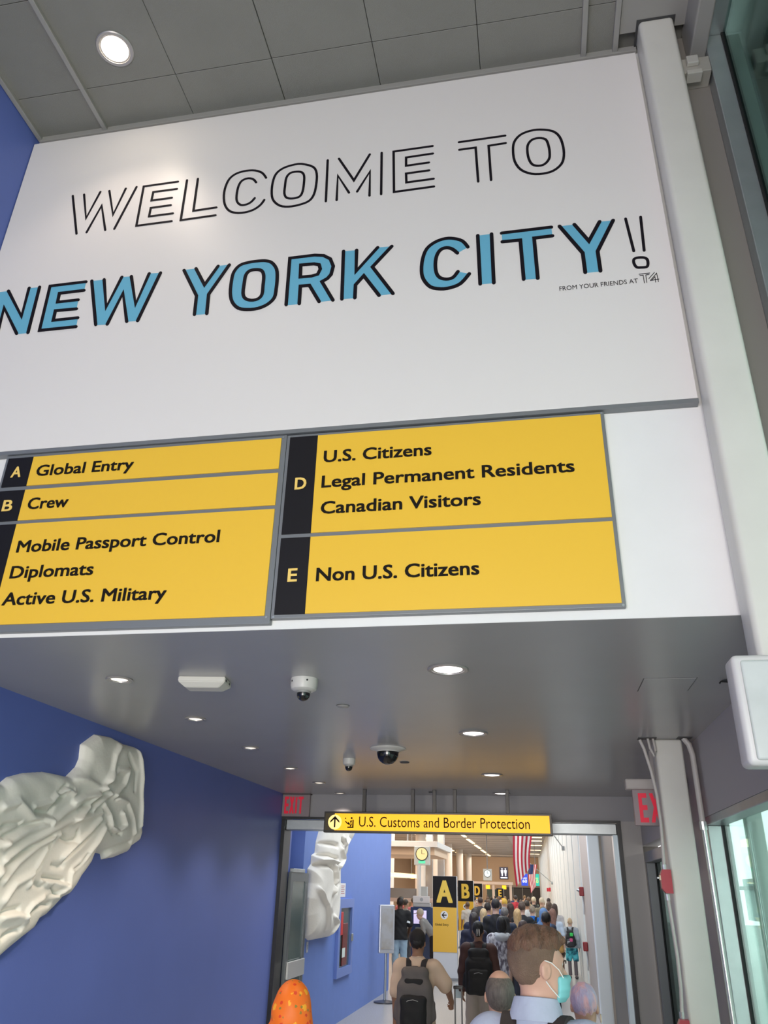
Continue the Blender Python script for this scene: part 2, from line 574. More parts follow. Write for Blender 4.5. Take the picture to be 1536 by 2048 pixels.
struct('wall_right', (XR, 3.74, 2.60), (XR + 0.2, 11.2, HL + 0.15), mat('fascia_paint', (0.42, 0.40, 0.41), 0.5))
struct('wall_right_pier', (XR, 6.93, 0), (XR + 0.2, 7.39, 2.60), mat('beige_grey_paint2', (0.36, 0.34, 0.33), 0.5))
struct('trim_5', (XR + 0.10, 3.53, 2.6), (XR + 0.3, 3.74, HU), UPC2)

# hall beyond the doorway
HH = 5.25
hb = mat('warm_beige_wall', (0.52, 0.36, 0.24), 0.6)
hc = struct('ceiling_hall', (-16, 11.25, HH), (1.6, 92, HH + 0.2), mat('hall_ceiling_metal', (0.50, 0.46, 0.43), 0.5))
for k in range(26):
    y = 14 + 3 * k
    MB().box((-16, y - 0.05, HH - 0.012), (1.4, y + 0.05, HH)).build('ceiling_joint', mat('ceiling_joint_grey', (0.34, 0.31, 0.29), 0.5), hc)
b = MB(); b.box((-1.9, 11.3, HH - 0.22), (-1.3, 88, HH - 0.001)); b.build('trim_6', mat('pale_grey_metal', (0.52, 0.52, 0.52), 0.4), kind='structure')
struct('wall_back', (-16, 92, 0), (1.6, 92.3, HH + 0.2), hb)
struct('wall_left_far', (-13.2, 19.7, 0), (-13.0, 92, HH + 0.2), hb)
struct('wall_left_return', (-13.0, 19.5, 0), (XL - 0.75, 19.7, HH + 0.2), hb)
# far wall openings
dk = mat('dark_doorway', (0.035, 0.03, 0.03), 0.5)
fw_ = thing('door_bank', 'dark glazed doors at the far end of the hall, beneath the beige wall', 'doors', (-1.7, 91.9, 0))
MB().box((-2.3, -0.08, 0), (1.7, 0.0, 2.35)).build('door_panel', dk, fw_)
for k in range(5):
    MB().box((-2.3 + k * 0.98, -0.14, 0), (-2.22 + k * 0.98, -0.08, 2.35)).build('door_frame', mat('door_grey', (0.2, 0.19, 0.18), 0.4), fw_)
MB().box((-2.35, -0.25, 2.35), (1.7, 0.0, 2.55)).build('header', mat('door_grey2', (0.25, 0.2, 0.17), 0.4), fw_)
# fin wall on the right of the hall: panels with recessed joints
finm = mat('white_fin_panel', (0.76, 0.82, 0.83), 0.45, var=0.02)
finj = mat('fin_joint', (0.36, 0.33, 0.32), 0.5)
fx = lambda y: 1.3576 - 0.0169 * y
ang = math.atan(0.0169)
fwall = MB()
fwall.prism([(fx(19.2) + 0.10, 19.2), (fx(92) + 0.10, 92), (fx(92) + 0.35, 92), (fx(19.2) + 0.35, 19.2)], 0, HH, 'Z')
fwall = fwall.build('wall_right_hall', finj, kind='structure')
y = 19.25
while y < 91:
    L_ = 2.95
    b = MB()
    b.prism([(fx(y), y), (fx(y + L_ - 0.3), y + L_ - 0.3), (fx(y + L_) + 0.10, y + L_ - 0.12), (fx(y + L_) + 0.11, y + L_ - 0.12), (fx(y) + 0.11, y)], 0, HH, 'Z')
    b.build('panel', finm, fwall)
    y += 3.0
struct('wall_right_link', (1.14, 11.25, 0), (1.5, 16.2, HH), mat('dark_taupe', (0.12, 0.11, 0.10), 0.5))
struct('wall_right_return', (0.885, 16.45, 0), (1.5, 19.2, HH), TAUPE)  # taupe slab, its colour standing for the column's shaded side
b = MB(); b.box((0.885, 16.2, 0), (1.10, 16.44, HH), 0.02); o = b.build('column_steel', mat('white_blue_steel', (0.70, 0.74, 0.75), 0.4))
tag(o, 'square white steel column in the hall, just right of the doorway view', 'column')
# exterior seen through the right-hand glass
ext = struct('ground_outside', (1.8, -30, -0.6), (60, 90, -0.4), mat('pale_concrete', (0.42, 0.44, 0.43), 0.8))
struct('ground_behind', (-40, -45, -0.6), (1.79, -6.3, -0.12), mat('asphalt_apron', (0.20, 0.20, 0.20), 0.85))  # out of view, added so less light reaches the board's top
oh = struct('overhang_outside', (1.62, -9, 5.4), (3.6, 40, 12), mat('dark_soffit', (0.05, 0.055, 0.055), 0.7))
far_b = thing('concourse_building', 'pale green glazed building across the apron, seen through the right window', 'building', (24, 0, -0.4))
MB().box((0, -30, 0), (2, 110, 4.4)).build('wall', mat('pale_green_facade', (0.22, 0.27, 0.265), 0.5), far_b)
for k in range(22):
    MB().box((-0.3, -28 + k * 5, 0), (0.0, -27.5 + k * 5, 4.4)).build('pilaster', mat('white_facade', (0.55, 0.58, 0.56), 0.5), far_b)
MB().box((-0.5, -30, 3.2), (0.0, 110, 3.6)).build('band', mat('dark_band', (0.06, 0.07, 0.07), 0.5), far_b)
for k in range(6):
    o = MB().box((-0.12, -0.12, 0), (0.12, 0.12, 5.8), 0.02).build('canopy_post', mat('white_facade', (0.7, 0.7, 0.7)))
    o.location = (3.3, -3 + 4.2 * k, -0.4)
    tag(o, ['first', 'second', 'third', 'fourth', 'fifth', 'sixth'][k] + ' white post of the outdoor canopy beyond the right window, counted from behind the camera', 'post', 'white canopy posts outside the right window')

# ================================================================== BANNER
bn = thing('banner_board', 'large white welcome board with outlined and blue lettering above the passage', 'sign', (0, 0, 0))
MB().box((-3.455, 3.48, 4.31), (0.914, 3.53, 7.03), 0.003).build('board', BOARD, bn)
MB().box((-3.455, 3.481, 4.285), (0.916, 3.525, 4.309)).build('underside_shade', SIGNG, bn)  # grey strip painted in as the board's shadowed underside
STK_A=[(0,[-2.999,6.408,-2.887,6.027]),(0,[-2.911,6.406,-2.845,6.165,-2.786,6.409]),(0,[-2.812,6.028,-2.748,6.269,-2.673,6.027]),(0,[-2.717,6.407,-2.642,6.164,-2.592,6.407]),(0,[-2.606,6.027,-2.511,6.408]),(0,[-2.201,6.404,-2.456,6.403,-2.445,6.029,-2.19,6.03]),(0,[-2.198,6.333,-2.373,6.334,-2.373,6.253,-2.223,6.253]),(0,[-2.22,6.183,-2.366,6.182,-2.365,6.102,-2.192,6.102]),(0,[-2.135,6.406,-2.125,6.028,-1.879,6.032]),(0,[-2.055,6.405,-2.045,6.1,-1.882,6.104]),(0,[-1.556,6.322,-1.589,6.375,-1.643,6.408,-1.706,6.417,-1.774,6.404,-1.82,6.362,-1.84,6.29,-1.842,6.208,-1.826,6.124,-1.79,6.061,-1.738,6.03,-1.676,6.023,-1.617,6.037,-1.572,6.072,-1.549,6.115]),(0,[-1.623,6.291,-1.647,6.325,-1.686,6.341,-1.728,6.325,-1.747,6.274,-1.75,6.192,-1.74,6.133,-1.708,6.096,-1.666,6.096,-1.637,6.115,-1.618,6.144]),(1,[-1.315,6.409,-1.382,6.41,-1.448,6.389,-1.49,6.343,-1.505,6.263,-1.502,6.164,-1.483,6.097,-1.436,6.044,-1.375,6.024,-1.304,6.028,-1.24,6.051,-1.209,6.105,-1.199,6.199,-1.203,6.298,-1.232,6.365]),(1,[-1.346,6.341,-1.388,6.336,-1.412,6.295,-1.415,6.214,-1.413,6.149,-1.394,6.108,-1.351,6.094,-1.307,6.103,-1.289,6.143,-1.285,6.223,-1.289,6.292,-1.309,6.329]),(0,[-1.134,6.41,-1.124,6.029]),(0,[-1.057,6.41,-0.945,6.186,-0.847,6.41]),(0,[-1.052,6.027,-1.056,6.25,-0.973,6.08]),(0,[-0.919,6.08,-0.84,6.249,-0.836,6.029]),(0,[-0.767,6.409,-0.76,6.028]),(0,[-0.429,6.406,-0.687,6.405,-0.677,6.033,-0.421,6.036]),(0,[-0.427,6.336,-0.603,6.333,-0.602,6.256,-0.453,6.258]),(0,[-0.451,6.186,-0.601,6.185,-0.598,6.104,-0.423,6.105]),(0,[-0.257,6.408,0.04,6.409]),(0,[-0.256,6.337,-0.151,6.337,-0.143,6.029]),(0,[0.04,6.34,-0.068,6.337,-0.063,6.028]),(1,[0.262,6.42,0.196,6.421,0.134,6.396,0.094,6.339,0.083,6.261,0.089,6.164,0.123,6.084,0.185,6.037,0.254,6.025,0.318,6.039,0.369,6.087,0.389,6.153,0.391,6.239,0.376,6.33,0.337,6.39]),(1,[0.246,6.345,0.204,6.336,0.178,6.298,0.171,6.243,0.176,6.171,0.195,6.117,0.232,6.098,0.269,6.106,0.299,6.147,0.306,6.201,0.303,6.265,0.289,6.324]),(0,[0.696,5.574,0.714,5.322]),(0,[0.78,5.574,0.77,5.317]),(1,[0.705,5.252,0.706,5.226,0.717,5.201,0.741,5.196,0.768,5.196,0.778,5.212,0.779,5.247,0.764,5.265,0.733,5.27,0.713,5.265])]
STK_T4=[(0,[0.723,5.149,0.78,5.15]),(0,[0.726,5.139,0.744,5.139,0.744,5.084]),(0,[0.776,5.14,0.758,5.139,0.757,5.085]),(0,[0.771,5.111,0.805,5.15]),(0,[0.777,5.096,0.816,5.144,0.818,5.082]),(0,[0.777,5.096,0.823,5.1]),(0,[0.803,5.081,0.804,5.12,0.788,5.101])]
STK_B=[(0,[-3.287,5.575,-3.129,5.338,-3.134,5.579]),(0,[-3.057,5.577,-3.047,5.196]),(0,[-3.269,5.186,-3.28,5.43,-3.128,5.198]),(0,[-3.372,5.573,-3.356,5.188]),(0,[-2.72,5.575,-2.979,5.574,-2.967,5.204,-2.711,5.203]),(0,[-2.719,5.502,-2.895,5.501,-2.891,5.426,-2.744,5.426]),(0,[-2.74,5.351,-2.89,5.355,-2.887,5.275,-2.714,5.275]),(0,[-2.679,5.577,-2.574,5.202]),(0,[-2.591,5.576,-2.529,5.335,-2.466,5.579]),(0,[-2.494,5.196,-2.432,5.441,-2.362,5.201]),(0,[-2.399,5.576,-2.326,5.334,-2.275,5.582]),(0,[-2.196,5.577,-2.288,5.198]),(0,[-2.034,5.575,-1.917,5.348,-1.91,5.199]),(0,[-1.953,5.578,-1.875,5.431,-1.803,5.576]),(0,[-1.728,5.576,-1.837,5.35,-1.829,5.196]),(1,[-1.529,5.579,-1.599,5.577,-1.656,5.561,-1.69,5.51,-1.697,5.437,-1.693,5.34,-1.672,5.266,-1.627,5.213,-1.567,5.194,-1.5,5.194,-1.441,5.218,-1.402,5.265,-1.396,5.335,-1.397,5.419,-1.408,5.494,-1.443,5.551,-1.484,5.573]),(1,[-1.547,5.51,-1.586,5.505,-1.607,5.473,-1.61,5.413,-1.609,5.329,-1.591,5.285,-1.551,5.264,-1.508,5.268,-1.484,5.3,-1.484,5.371,-1.487,5.45,-1.506,5.496]),(0,[-1.321,5.199,-1.328,5.572,-1.168,5.573,-1.11,5.561,-1.065,5.527,-1.043,5.465,-1.053,5.4,-1.074,5.371,-1.108,5.351,-1.03,5.196]),(0,[-1.239,5.197,-1.242,5.334,-1.185,5.332,-1.115,5.196]),(1,[-1.252,5.505,-1.168,5.502,-1.134,5.49,-1.124,5.453,-1.138,5.413,-1.176,5.404,-1.248,5.406]),(0,[-0.984,5.578,-0.975,5.197]),(0,[-0.901,5.574,-0.897,5.402,-0.769,5.575]),(0,[-0.681,5.572,-0.797,5.423,-0.666,5.198]),(0,[-0.896,5.196,-0.896,5.296,-0.848,5.361,-0.749,5.195]),(0,[-0.219,5.495,-0.25,5.547,-0.301,5.575,-0.352,5.583,-0.413,5.565,-0.465,5.519,-0.49,5.442,-0.497,5.35,-0.485,5.282,-0.445,5.219,-0.385,5.195,-0.326,5.196,-0.266,5.22,-0.215,5.286]),(0,[-0.282,5.457,-0.312,5.493,-0.347,5.509,-0.383,5.497,-0.406,5.453,-0.414,5.39,-0.409,5.324,-0.389,5.282,-0.35,5.263,-0.31,5.271,-0.281,5.312]),(0,[-0.158,5.577,-0.154,5.2]),(0,[-0.076,5.577,-0.076,5.198]),(0,[-0.016,5.574,0.274,5.575]),(0,[-0.015,5.505,0.09,5.502,0.094,5.201]),(0,[0.276,5.506,0.17,5.505,0.173,5.197]),(0,[0.321,5.575,0.435,5.349,0.437,5.203]),(0,[0.406,5.575,0.477,5.433,0.55,5.574]),(0,[0.626,5.572,0.518,5.349,0.52,5.202])]
FILLS=[(0,[-3.372,5.573,-3.285,5.574,-3.129,5.338,-3.132,5.578,-3.054,5.576,-3.046,5.194,-3.125,5.195,-3.28,5.43,-3.269,5.186,-3.356,5.188]),(0,[-2.72,5.575,-2.979,5.574,-2.967,5.204,-2.711,5.203,-2.714,5.275,-2.887,5.275,-2.89,5.355,-2.74,5.351,-2.744,5.426,-2.891,5.426,-2.895,5.501,-2.719,5.502]),(0,[-2.681,5.577,-2.589,5.575,-2.528,5.33,-2.466,5.58,-2.397,5.576,-2.325,5.331,-2.276,5.583,-2.196,5.577,-2.288,5.198,-2.363,5.201,-2.432,5.441,-2.494,5.195,-2.573,5.199]),(0,[-2.034,5.578,-1.953,5.579,-1.875,5.429,-1.804,5.579,-1.728,5.578,-1.837,5.347,-1.828,5.194,-1.91,5.197,-1.917,5.348]),(0,[-1.32,5.196,-1.328,5.572,-1.168,5.573,-1.11,5.561,-1.065,5.527,-1.043,5.465,-1.053,5.4,-1.074,5.371,-1.108,5.351,-1.03,5.196,-1.115,5.195,-1.185,5.332,-1.242,5.334,-1.239,5.195]),(0,[-0.984,5.578,-0.901,5.574,-0.897,5.402,-0.769,5.576,-0.681,5.572,-0.797,5.423,-0.666,5.198,-0.749,5.195,-0.848,5.359,-0.896,5.296,-0.896,5.196,-0.975,5.197]),(0,[-0.219,5.495,-0.25,5.547,-0.301,5.575,-0.352,5.583,-0.413,5.565,-0.465,5.519,-0.49,5.442,-0.497,5.35,-0.485,5.282,-0.445,5.219,-0.385,5.195,-0.326,5.196,-0.266,5.22,-0.215,5.286,-0.281,5.312,-0.31,5.271,-0.35,5.263,-0.389,5.282,-0.409,5.324,-0.414,5.39,-0.406,5.453,-0.383,5.497,-0.347,5.509,-0.312,5.493,-0.282,5.457]),(0,[-0.158,5.577,-0.076,5.578,-0.076,5.197,-0.154,5.198]),(0,[-0.016,5.574,0.274,5.575,0.276,5.505,0.17,5.504,0.173,5.196,0.094,5.198,0.09,5.5,-0.015,5.503]),(0,[0.321,5.575,0.406,5.575,0.477,5.433,0.55,5.574,0.626,5.572,0.518,5.349,0.52,5.199,0.436,5.2,0.435,5.349])]

YB = 3.48
strokes(STK_A, 0.0160, YB - 0.003, YB + 0.001, INKB, bn, 'lettering', 'thin black double-line words WELCOME TO and exclamation mark')
strokes(STK_B, 0.022, YB - 0.0045, YB + 0.001, INKB, bn, 'letter_outline', 'black outlines of the words NEW YORK CITY')
strokes(STK_T4, 0.0032, YB - 0.003, YB + 0.001, INKB, bn, 'emblem', 'small double-line T4 emblem')
def pairs(f): return [(f[i], f[i + 1]) for i in range(0, len(f), 2)]
cl = [catmull(pairs(f), True, 4) for c, f in STK_B if c and len(f) >= 20]
fill_shape(cl, YB - 0.001, INKC, bn, 'letter')
Cs = [catmull(pairs(f), False, 4) for c, f in STK_B if not c and len(f) >= 22]
for n_, (c, f) in enumerate(FILLS):
    if n_ == 6:
        outer, inner = Cs[-2], Cs[-1]
        loops = [list(outer) + list(inner)[::-1]]
    else:
        loops = [pairs(f)]
    if n_ == 4:
        loops.append([pairs(g) for c2, g in STK_B if c2 and len(g) == 14][0])
    fill_shape(loops, YB - 0.001, INKC, bn, 'letter')
text('FROM YOUR FRIENDS AT', 0.287, 0.712, 5.089, 0.031, YB - 0.002, INKB, bn, 0.0)

# ================================================================== DIRECTORY SIGNS
def panel(parent, x0, x1, z0, z1, m, name='panel', label=None):
    o = MB().box((x0, 3.488, z0), (x1, 3.50, z1)).build(name, m, parent)
    if label: o['label'] = label
    return o
LT = mat('yellow_letter', (0.90, 0.62, 0.16), 0.4)
YS = 3.486
sg = thing('directory_sign', 'left yellow directory sign with rows A, B and C under the white board', 'sign')
MB().box((-2.965, 3.494, 3.20), (-1.243, 3.53, 4.284), 0.003).build('frame', SIGNG, sg)
blk, pan = [], []
for (z0, z1, zb) in ((4.071, 4.262, 0), (3.850, 4.045, 0), (3.240, 3.828, 0)):
    blk.append(panel(sg, -2.945, -2.783, z0, z1, SIGNK, 'letter_block'))
    pan.append(panel(sg, -2.782, -1.272, z0, z1, SIGNY))
for t, x0, x1, z, cp in (('Global Entry', -2.739, -2.132, 4.130, .069), ('Crew', -2.741, -2.489, 3.917, .069), ('Mobile Passport Control', -2.740, -1.559, 3.652, .069),
                     ('Diplomats', -2.741, -2.248, 3.500, .069), ('Active U.S. Military', -2.747, -1.81, 3.347, .069)):
    text(t, x0, x1, z, cp, YS, INK, pan[0 if z > 4 else (1 if z > 3.8 else 2)], 0.022)
for k_, (t, z) in enumerate((('A', 4.132), ('B', 3.914), ('C', 3.50))):
    text(t, -2.900, -2.835, z, 0.068, YS, LT, blk[k_], 0.022)
sh = thing('directory_sign', 'right yellow directory sign with rows D and E under the white board', 'sign')
MB().box((-1.241, 3.494, 3.225), (0.451, 3.53, 4.28), 0.003).build('frame', SIGNG, sh)
blk, pan = [], []
for (z0, z1) in ((3.677, 4.262), (3.243, 3.655)):
    blk.append(panel(sh, -1.222, -1.065, z0, z1, SIGNK, 'letter_block'))
    pan.append(panel(sh, -1.064, 0.432, z0, z1, SIGNY))
for t, x0, x1, z, cp in (('U.S. Citizens', -1.023, -0.439, 4.089, .069), ('Legal Permanent Residents', -1.025, 0.279, 3.936, .069), ('Canadian Visitors', -1.020, -0.191, 3.782, .069), ('Non U.S. Citizens', -1.020, -0.209, 3.410, .069)):
    text(t, x0, x1, z, cp, YS, INK, pan[0 if z > 3.66 else 1], 0.022)
text('D', -1.172, -1.108, 3.935, 0.068, YS, LT, blk[0], 0.022)
text('E', -1.168, -1.118, 3.414, 0.068, YS, LT, blk[1], 0.022)
for s_, xx in ((sg, (-1.262,)), (sh, (-1.226, 0.438))):
    for x in xx:
        for z in (3.233, 4.268):
            MB().cyl((x, 3.490, z), (x, 3.496, z), 0.006, n=10).build('screw', ALU, s_)

# ================================================================== CEILING FITTINGS
warm = mat('lamp_glow', (1, 1, 1), 0.5, emit=(1.0, 0.90, 0.80), estr=9.0)
white_l = mat('lamp_lens', (1, 1, 1), 0.5, emit=(1.0, 0.93, 0.90), estr=3.0)
refl = mat('lamp_reflector', (0.75, 0.70, 0.62), 0.25, 0.8)
ringm = mat('lamp_ring', (0.45, 0.43, 0.42), 0.3, 0.5)
def downlight(x, y, z, r, label, power, lens, grp, inset=0.05):
    t = thing('downlight', label, 'ceiling light', (x, y, z), 0, grp)
    b = MB(); b.lathe([(r, 0.004), (r + 0.022, 0.002), (r + 0.026, -0.006), (r + 0.020, -0.011), (r + 0.002, -0.009), (r, 0.0)], 32); b.build('trim_ring', ringm, t, True)
    b = MB(); b.lathe([(r * 0.72, -0.0015), (r, -0.004), (r + .001, -0.002)], 32); b.build('reflector', refl, t, True)
    b = MB(); b.lathe([(0.0005, -0.0035), (r * 0.90, -0.0035), (r * 0.90, -0.001)], 28); b.build('lens', lens, t)
    l = bpy.data.lights.new('downlight_lamp', 'SPOT'); l.energy = power; l.color = (1.0, 0.84, 0.70); l.spot_size = math.radians(105); l.spot_blend = 0.7; l.shadow_soft_size = r
    o = bpy.data.objects.new('downlight_lamp', l); C.objects.link(o); o.parent = t; o.location = (0, 0, -0.02)
    return t
ordn = ['nearest', 'second', 'third', 'fourth', 'fifth', 'farthest']
for i, (x, y) in enumerate(((-2.53, 4.437), (-2.55, 5.69), (-2.58, 7.05), (-2.60, 8.40), (-2.61, 9.66), (-2.615, 10.8))):
    downlight(x, y, HL, 0.055 if i else 0.058, ordn[i] + ' small round downlight in the left row along the blue wall', 75, mat('lamp_lens_warm', (1, 1, 1), emit=(1.0, 0.86, 0.68), estr=1.5), 'small downlights along the blue wall')
for i, (x, y) in enumerate(((-0.457, 4.36), (-0.47, 6.38), (-0.465, 8.9), (-0.445, 10.7))):
    downlight(x, y, HL, 0.092, ['nearest', 'second', 'third', 'farthest'][i] + ' large round downlight in the right row of the grey ceiling', 40, white_l, 'large downlights of the right row')
t = downlight(-2.533, 2.949, HU, 0.10, 'bright warm round downlight in the high panelled ceiling', 42, mat('lamp_bright', (1, 1, 1), emit=(1.0, 0.86, 0.66), estr=30.0), None)

def dome_camera(x, y, label, R, skirt, dome, white=True, plate=0.0):
    t = thing('dome_camera', label, 'camera', (x, y, HL))
    wm = mat('ivory_plastic', (0.62, 0.61, 0.58), 0.4)
    b = MB()
    if plate:
        b.lathe([(plate, 0), (plate, -0.006), (plate * 0.96, -0.012), (plate * 0.72, -0.020), (plate * 0.62, -0.030), (dome * 1.05, -0.034), (dome, -0.030), (0.001, -0.030)], 40)
    else:
        b.lathe([(R, 0.0), (R, -skirt * 0.55), (R * 0.93, -skirt * 0.85), (R * 0.72, -skirt), (dome * 1.02, -skirt * 1.02), (0.001, -skirt * 0.9)], 40)
    hs_ = b.build('housing', wm, t, True)
    z0 = -0.032 if plate else -skirt * 0.98
    prof = [(dome * math.cos(a), z0 - (0.02 if not plate else 0.012) * min(1, 1) - dome * math.sin(a)) for a in np.linspace(0, PI / 2 - 0.02, 10)]
    b = MB(); b.lathe([(dome, z0)] + prof, 32); b.build('dome', mat('smoked_dome', (0.008, 0.008, 0.008), 0.06, spec=0.8), t, True)
    if not plate:
        b = MB(); b.lathe([(dome * 1.10, z0 + 0.004), (dome * 1.10, z0 - 0.012), (dome * 1.0, z0 - 0.014)], 32); b.build('collar', mat('grey_collar', (0.3, 0.3, 0.29), 0.4), hs_, True)
        if R > 0.07:
            for a in (2.4, 3.9, 5.2):
                p = Vector((R * math.cos(a), R * math.sin(a), -skirt * 0.3))
                MB().cyl(p * 0.99, p + Vector((math.cos(a), math.sin(a), 0)) * 0.002, 0.006, n=8).build('screw', BLACK, hs_)
    return t
dome_camera(-1.354, 4.53, 'ivory dome camera on the grey ceiling, nearest of the three', 0.082, 0.075, 0.040)
dome_camera(-1.80, 7.75, 'smallest ivory dome camera, between two rows of downlights', 0.062, 0.062, 0.036)
dome_camera(-1.30, 7.13, 'dark smoked dome camera with wide flat ceiling plate', 0.1, 0.03, 0.098, plate=0.165)
# wireless access point box
t = thing('access_point', 'white plastic device box on the grey ceiling, left of the nearest dome camera', 'device', (-1.985, 4.50, HL), math.radians(8))
b = MB()
q = [(-0.145, -0.085), (0.145, -0.085), (0.145, 0.085), (-0.145, 0.085)]
lo_ = [b.bm.verts.new((x * .72, y * .66, -0.060)) for x, y in q]
mi_ = [b.bm.verts.new((x, y, -0.030)) for x, y in q]
hi_ = [b.bm.verts.new((x, y, 0.0)) for x, y in q]
b.bm.faces.new(lo_); b.bm.faces.new(hi_)
for i in range(4):
    j = (i + 1) % 4
    b.bm.faces.new((lo_[i], lo_[j], mi_[j], mi_[i])); b.bm.faces.new((mi_[i], mi_[j], hi_[j], hi_[i]))
bmesh.ops.bevel(b.bm, geom=b.bm.edges[:], offset=0.004, segments=2, affect='EDGES')
b.build('housing', mat('warm_white_plastic', (0.66, 0.64, 0.58), 0.45), t)
for yy in (-0.05, 0.04):
    MB().box((0.144, yy - 0.012, -0.022), (0.147, yy + 0.012, -0.010)).build('vent_slot', BLACK, t)
# small ceiling discs
for x, y, r, lb in ((-1.291, 5.294, 0.042, 'small white round cap on the ceiling between the dome cameras'), (-1.28, 7.97, 0.045, 'small dark round cap on the ceiling just behind the smoked dome'), (-1.33, 10.6, 0.05, 'small dark round cap on the ceiling near the hanging sign posts')):
    t = thing('sprinkler_cap', lb, 'ceiling cap', (x, y, HL))
    b = MB(); b.lathe([(r, 0), (r, -0.006), (r * 0.85, -0.011), (0.001, -0.012)], 24); b.build('cap', mat('cap_' + str(int(y)), (0.42, 0.41, 0.40) if y < 6 else (0.06, 0.06, 0.06), 0.4), t, True)
    b = MB(); b.lathe([(r * 1.12, 0.0), (r * 1.12, -0.002), (r, -0.003)], 24); b.build('ring', mat('cap_ring', (0.1, 0.1, 0.1), 0.4), t, True)
# access hatch
t = thing('access_hatch', 'flush square access hatch outlined in the grey ceiling at right', 'hatch', (0.80, 4.83, HL))
MB().box((-0.145, -0.16, -0.003), (0.145, 0.16, 0.0), 0.001).build('lid', LOWC, t)
b = MB()
for a_, c_ in (((-0.15, -0.165, -0.001), (0.15, -0.160, 0)), ((-0.15, 0.160, -0.001), (0.15, 0.165, 0)), ((-0.15, -0.165, -0.001), (-0.145, 0.165, 0)), ((0.145, -0.165, -0.001), (0.15, 0.165, 0))):
    b.box(a_, c_)
b.build('gap', mat('gap_dark', (0.09, 0.09, 0.09), 0.8), t)
t = thing('ceiling_hook', 'small dark hook fitting by a hole in the ceiling beside the white panel', 'hook', (1.13, 4.74, HL))
b = MB(); b.lathe([(0.035, 0), (0.035, -0.003), (0.001, -0.003)], 16); b.build('hole_plate', mat('gap_dark', (0.05, 0.05, 0.05)), t)
MB().tube([(0.03, 0, 0), (0.0, 0, -0.012), (-0.04, 0, -0.008), (-0.05, 0, -0.02)], 0.005, 6).build('hook', BLACK, t)

# ================================================================== EXIT SIGNS
redl = mat('exit_red', (0.5, 0.01, 0.04), 0.5, emit=(0.7, 0.005, 0.03), estr=0.35)
exb = mat('exit_face', (0.30, 0.24, 0.25), 0.35)
t = thing('exit_sign', 'left EXIT sign in red letters above the doorway, against the blue wall', 'exit sign', (-3.27, 10.93, 2.885))
MB().box((-0.19, 0, 0.0), (0.20, 0.06, 0.285), 0.006).build('housing', exb, t)
MB().box((-0.20, -0.012, 0.283), (0.215, 0.068, 0.295)).build('top_plate', mat('dark_plate', (0.06, 0.05, 0.05), 0.5), t)
for ch, (u0, u1) in zip('EXIT', ((-.155, -.095), (-.085, -.015), (-.001, .024), (.038, .112))[:4]): text(ch, u0, u1, 0.040, 0.212, -0.003, redl, t, 0.020 if ch != 'I' else 0.0)
t = thing('exit_sign', 'right EXIT sign hanging half behind the square column', 'exit sign', (1.02, 7.30, 2.57))
MB().box((-0.21, 0, 0.0), (0.22, 0.05, 0.29), 0.006).build('housing', exb, t)
MB().box((-0.26, -0.03, 0.288), (0.24, 0.08, 0.375), 0.012).build('canopy', mat('exit_canopy', (0.45, 0.42, 0.40), 0.4), t)
MB().box((-0.03, 0.0, 0.375), (0.03, 0.05, 0.61)).build('stem', mat('exit_canopy', (0.45, 0.42, 0.40)), t)
for ch, (u0, u1) in zip('EXIT', ((-.165, -.095), (-.075, .015), (.035, .062), (.082, .17))[:4]): text(ch, u0, u1, 0.030, 0.225, -0.003, redl, t, 0.020 if ch != 'I' else 0.0)

# ================================================================== HANGING SIGN
hs = thing('hanging_sign', 'lit yellow U.S. Customs and Border Protection sign hung from posts in the doorway', 'sign', (-1.26, 10.35, 2.655))
W2, H2 = 1.43, 0.262
MB().box((-W2, -0.04, 0), (W2, 0.06, H2 - 0.012), 0.004).build('box', mat('dark_sign_box', (0.05, 0.045, 0.04), 0.35, 0.4), hs)
litY = mat('lit_yellow_face', (0.9, 0.5, 0.02), 0.4, emit=(1.0, 0.50, 0.004), estr=0.95)
litW = mat('lit_pale_face', (0.95, 0.8, 0.4), 0.4, emit=(1.0, 0.72, 0.22), estr=0.95)
HX = 10.31
MB().box((-W2 + 0.14, -0.044, 0.026), (W2 - 0.03, -0.040, H2 - 0.036)).build('lit_panel', litY, hs)
MB().box((-W2 + 0.02, -0.043, 0.026), (-W2 + 0.14, -0.040, H2 - 0.036)).build('unlit_end', mat('unlit_brown', (0.10, 0.075, 0.03), 0.5), hs)
MB().cyl((-W2 + 0.145, -0.048, 0.122), (-W2 + 0.145, -0.040, 0.122), 0.088, n=32).build('disc', litW, hs)
cx = -W2 + 0.145
b = MB(); b.prism([(cx - 0.009, 0.06), (cx + 0.009, 0.06), (cx + 0.009, 0.165), (cx - 0.009, 0.165)], -0.051, -0.047)
b.prism([(cx, 0.195), (cx + 0.060, 0.135), (cx + 0.060, 0.112), (cx, 0.166), (cx - 0.060, 0.112), (cx - 0.060, 0.135)], -0.051, -0.047)
b.build('arrow', INK, hs)
px_ = cx + 0.20
b = MB()
for a_ in ([(-.035, .055), (.045, .055), (.045, .15), (.03, .155), (.028, .07), (-.035, .07)], [(-.06, .14), (-.035, .115), (-.02, .125), (.0, .10), (-.01, .09), (-.035, .10), (-.068, .13)], [(-.002, .14), (.025, .145), (.008, .10), (-.006, .075), (.01, .07), (.022, .095)]):
    b.prism([(px_ + u, v) for u, v in a_], -0.048, -0.043)
b.cyl((px_ + 0.018, -0.048, 0.172), (px_ + 0.018, -0.043, 0.172), 0.012, n=12)
b.cyl((px_ - 0.062, -0.048, 0.168), (px_ - 0.062, -0.043, 0.168), 0.008, n=12)
b.build('pictogram', INK, hs)
text('U.S. Customs and Border Protection', px_ + 0.115, 1.16, 0.073, 0.118, -0.0455, INK, hs, 0.0)
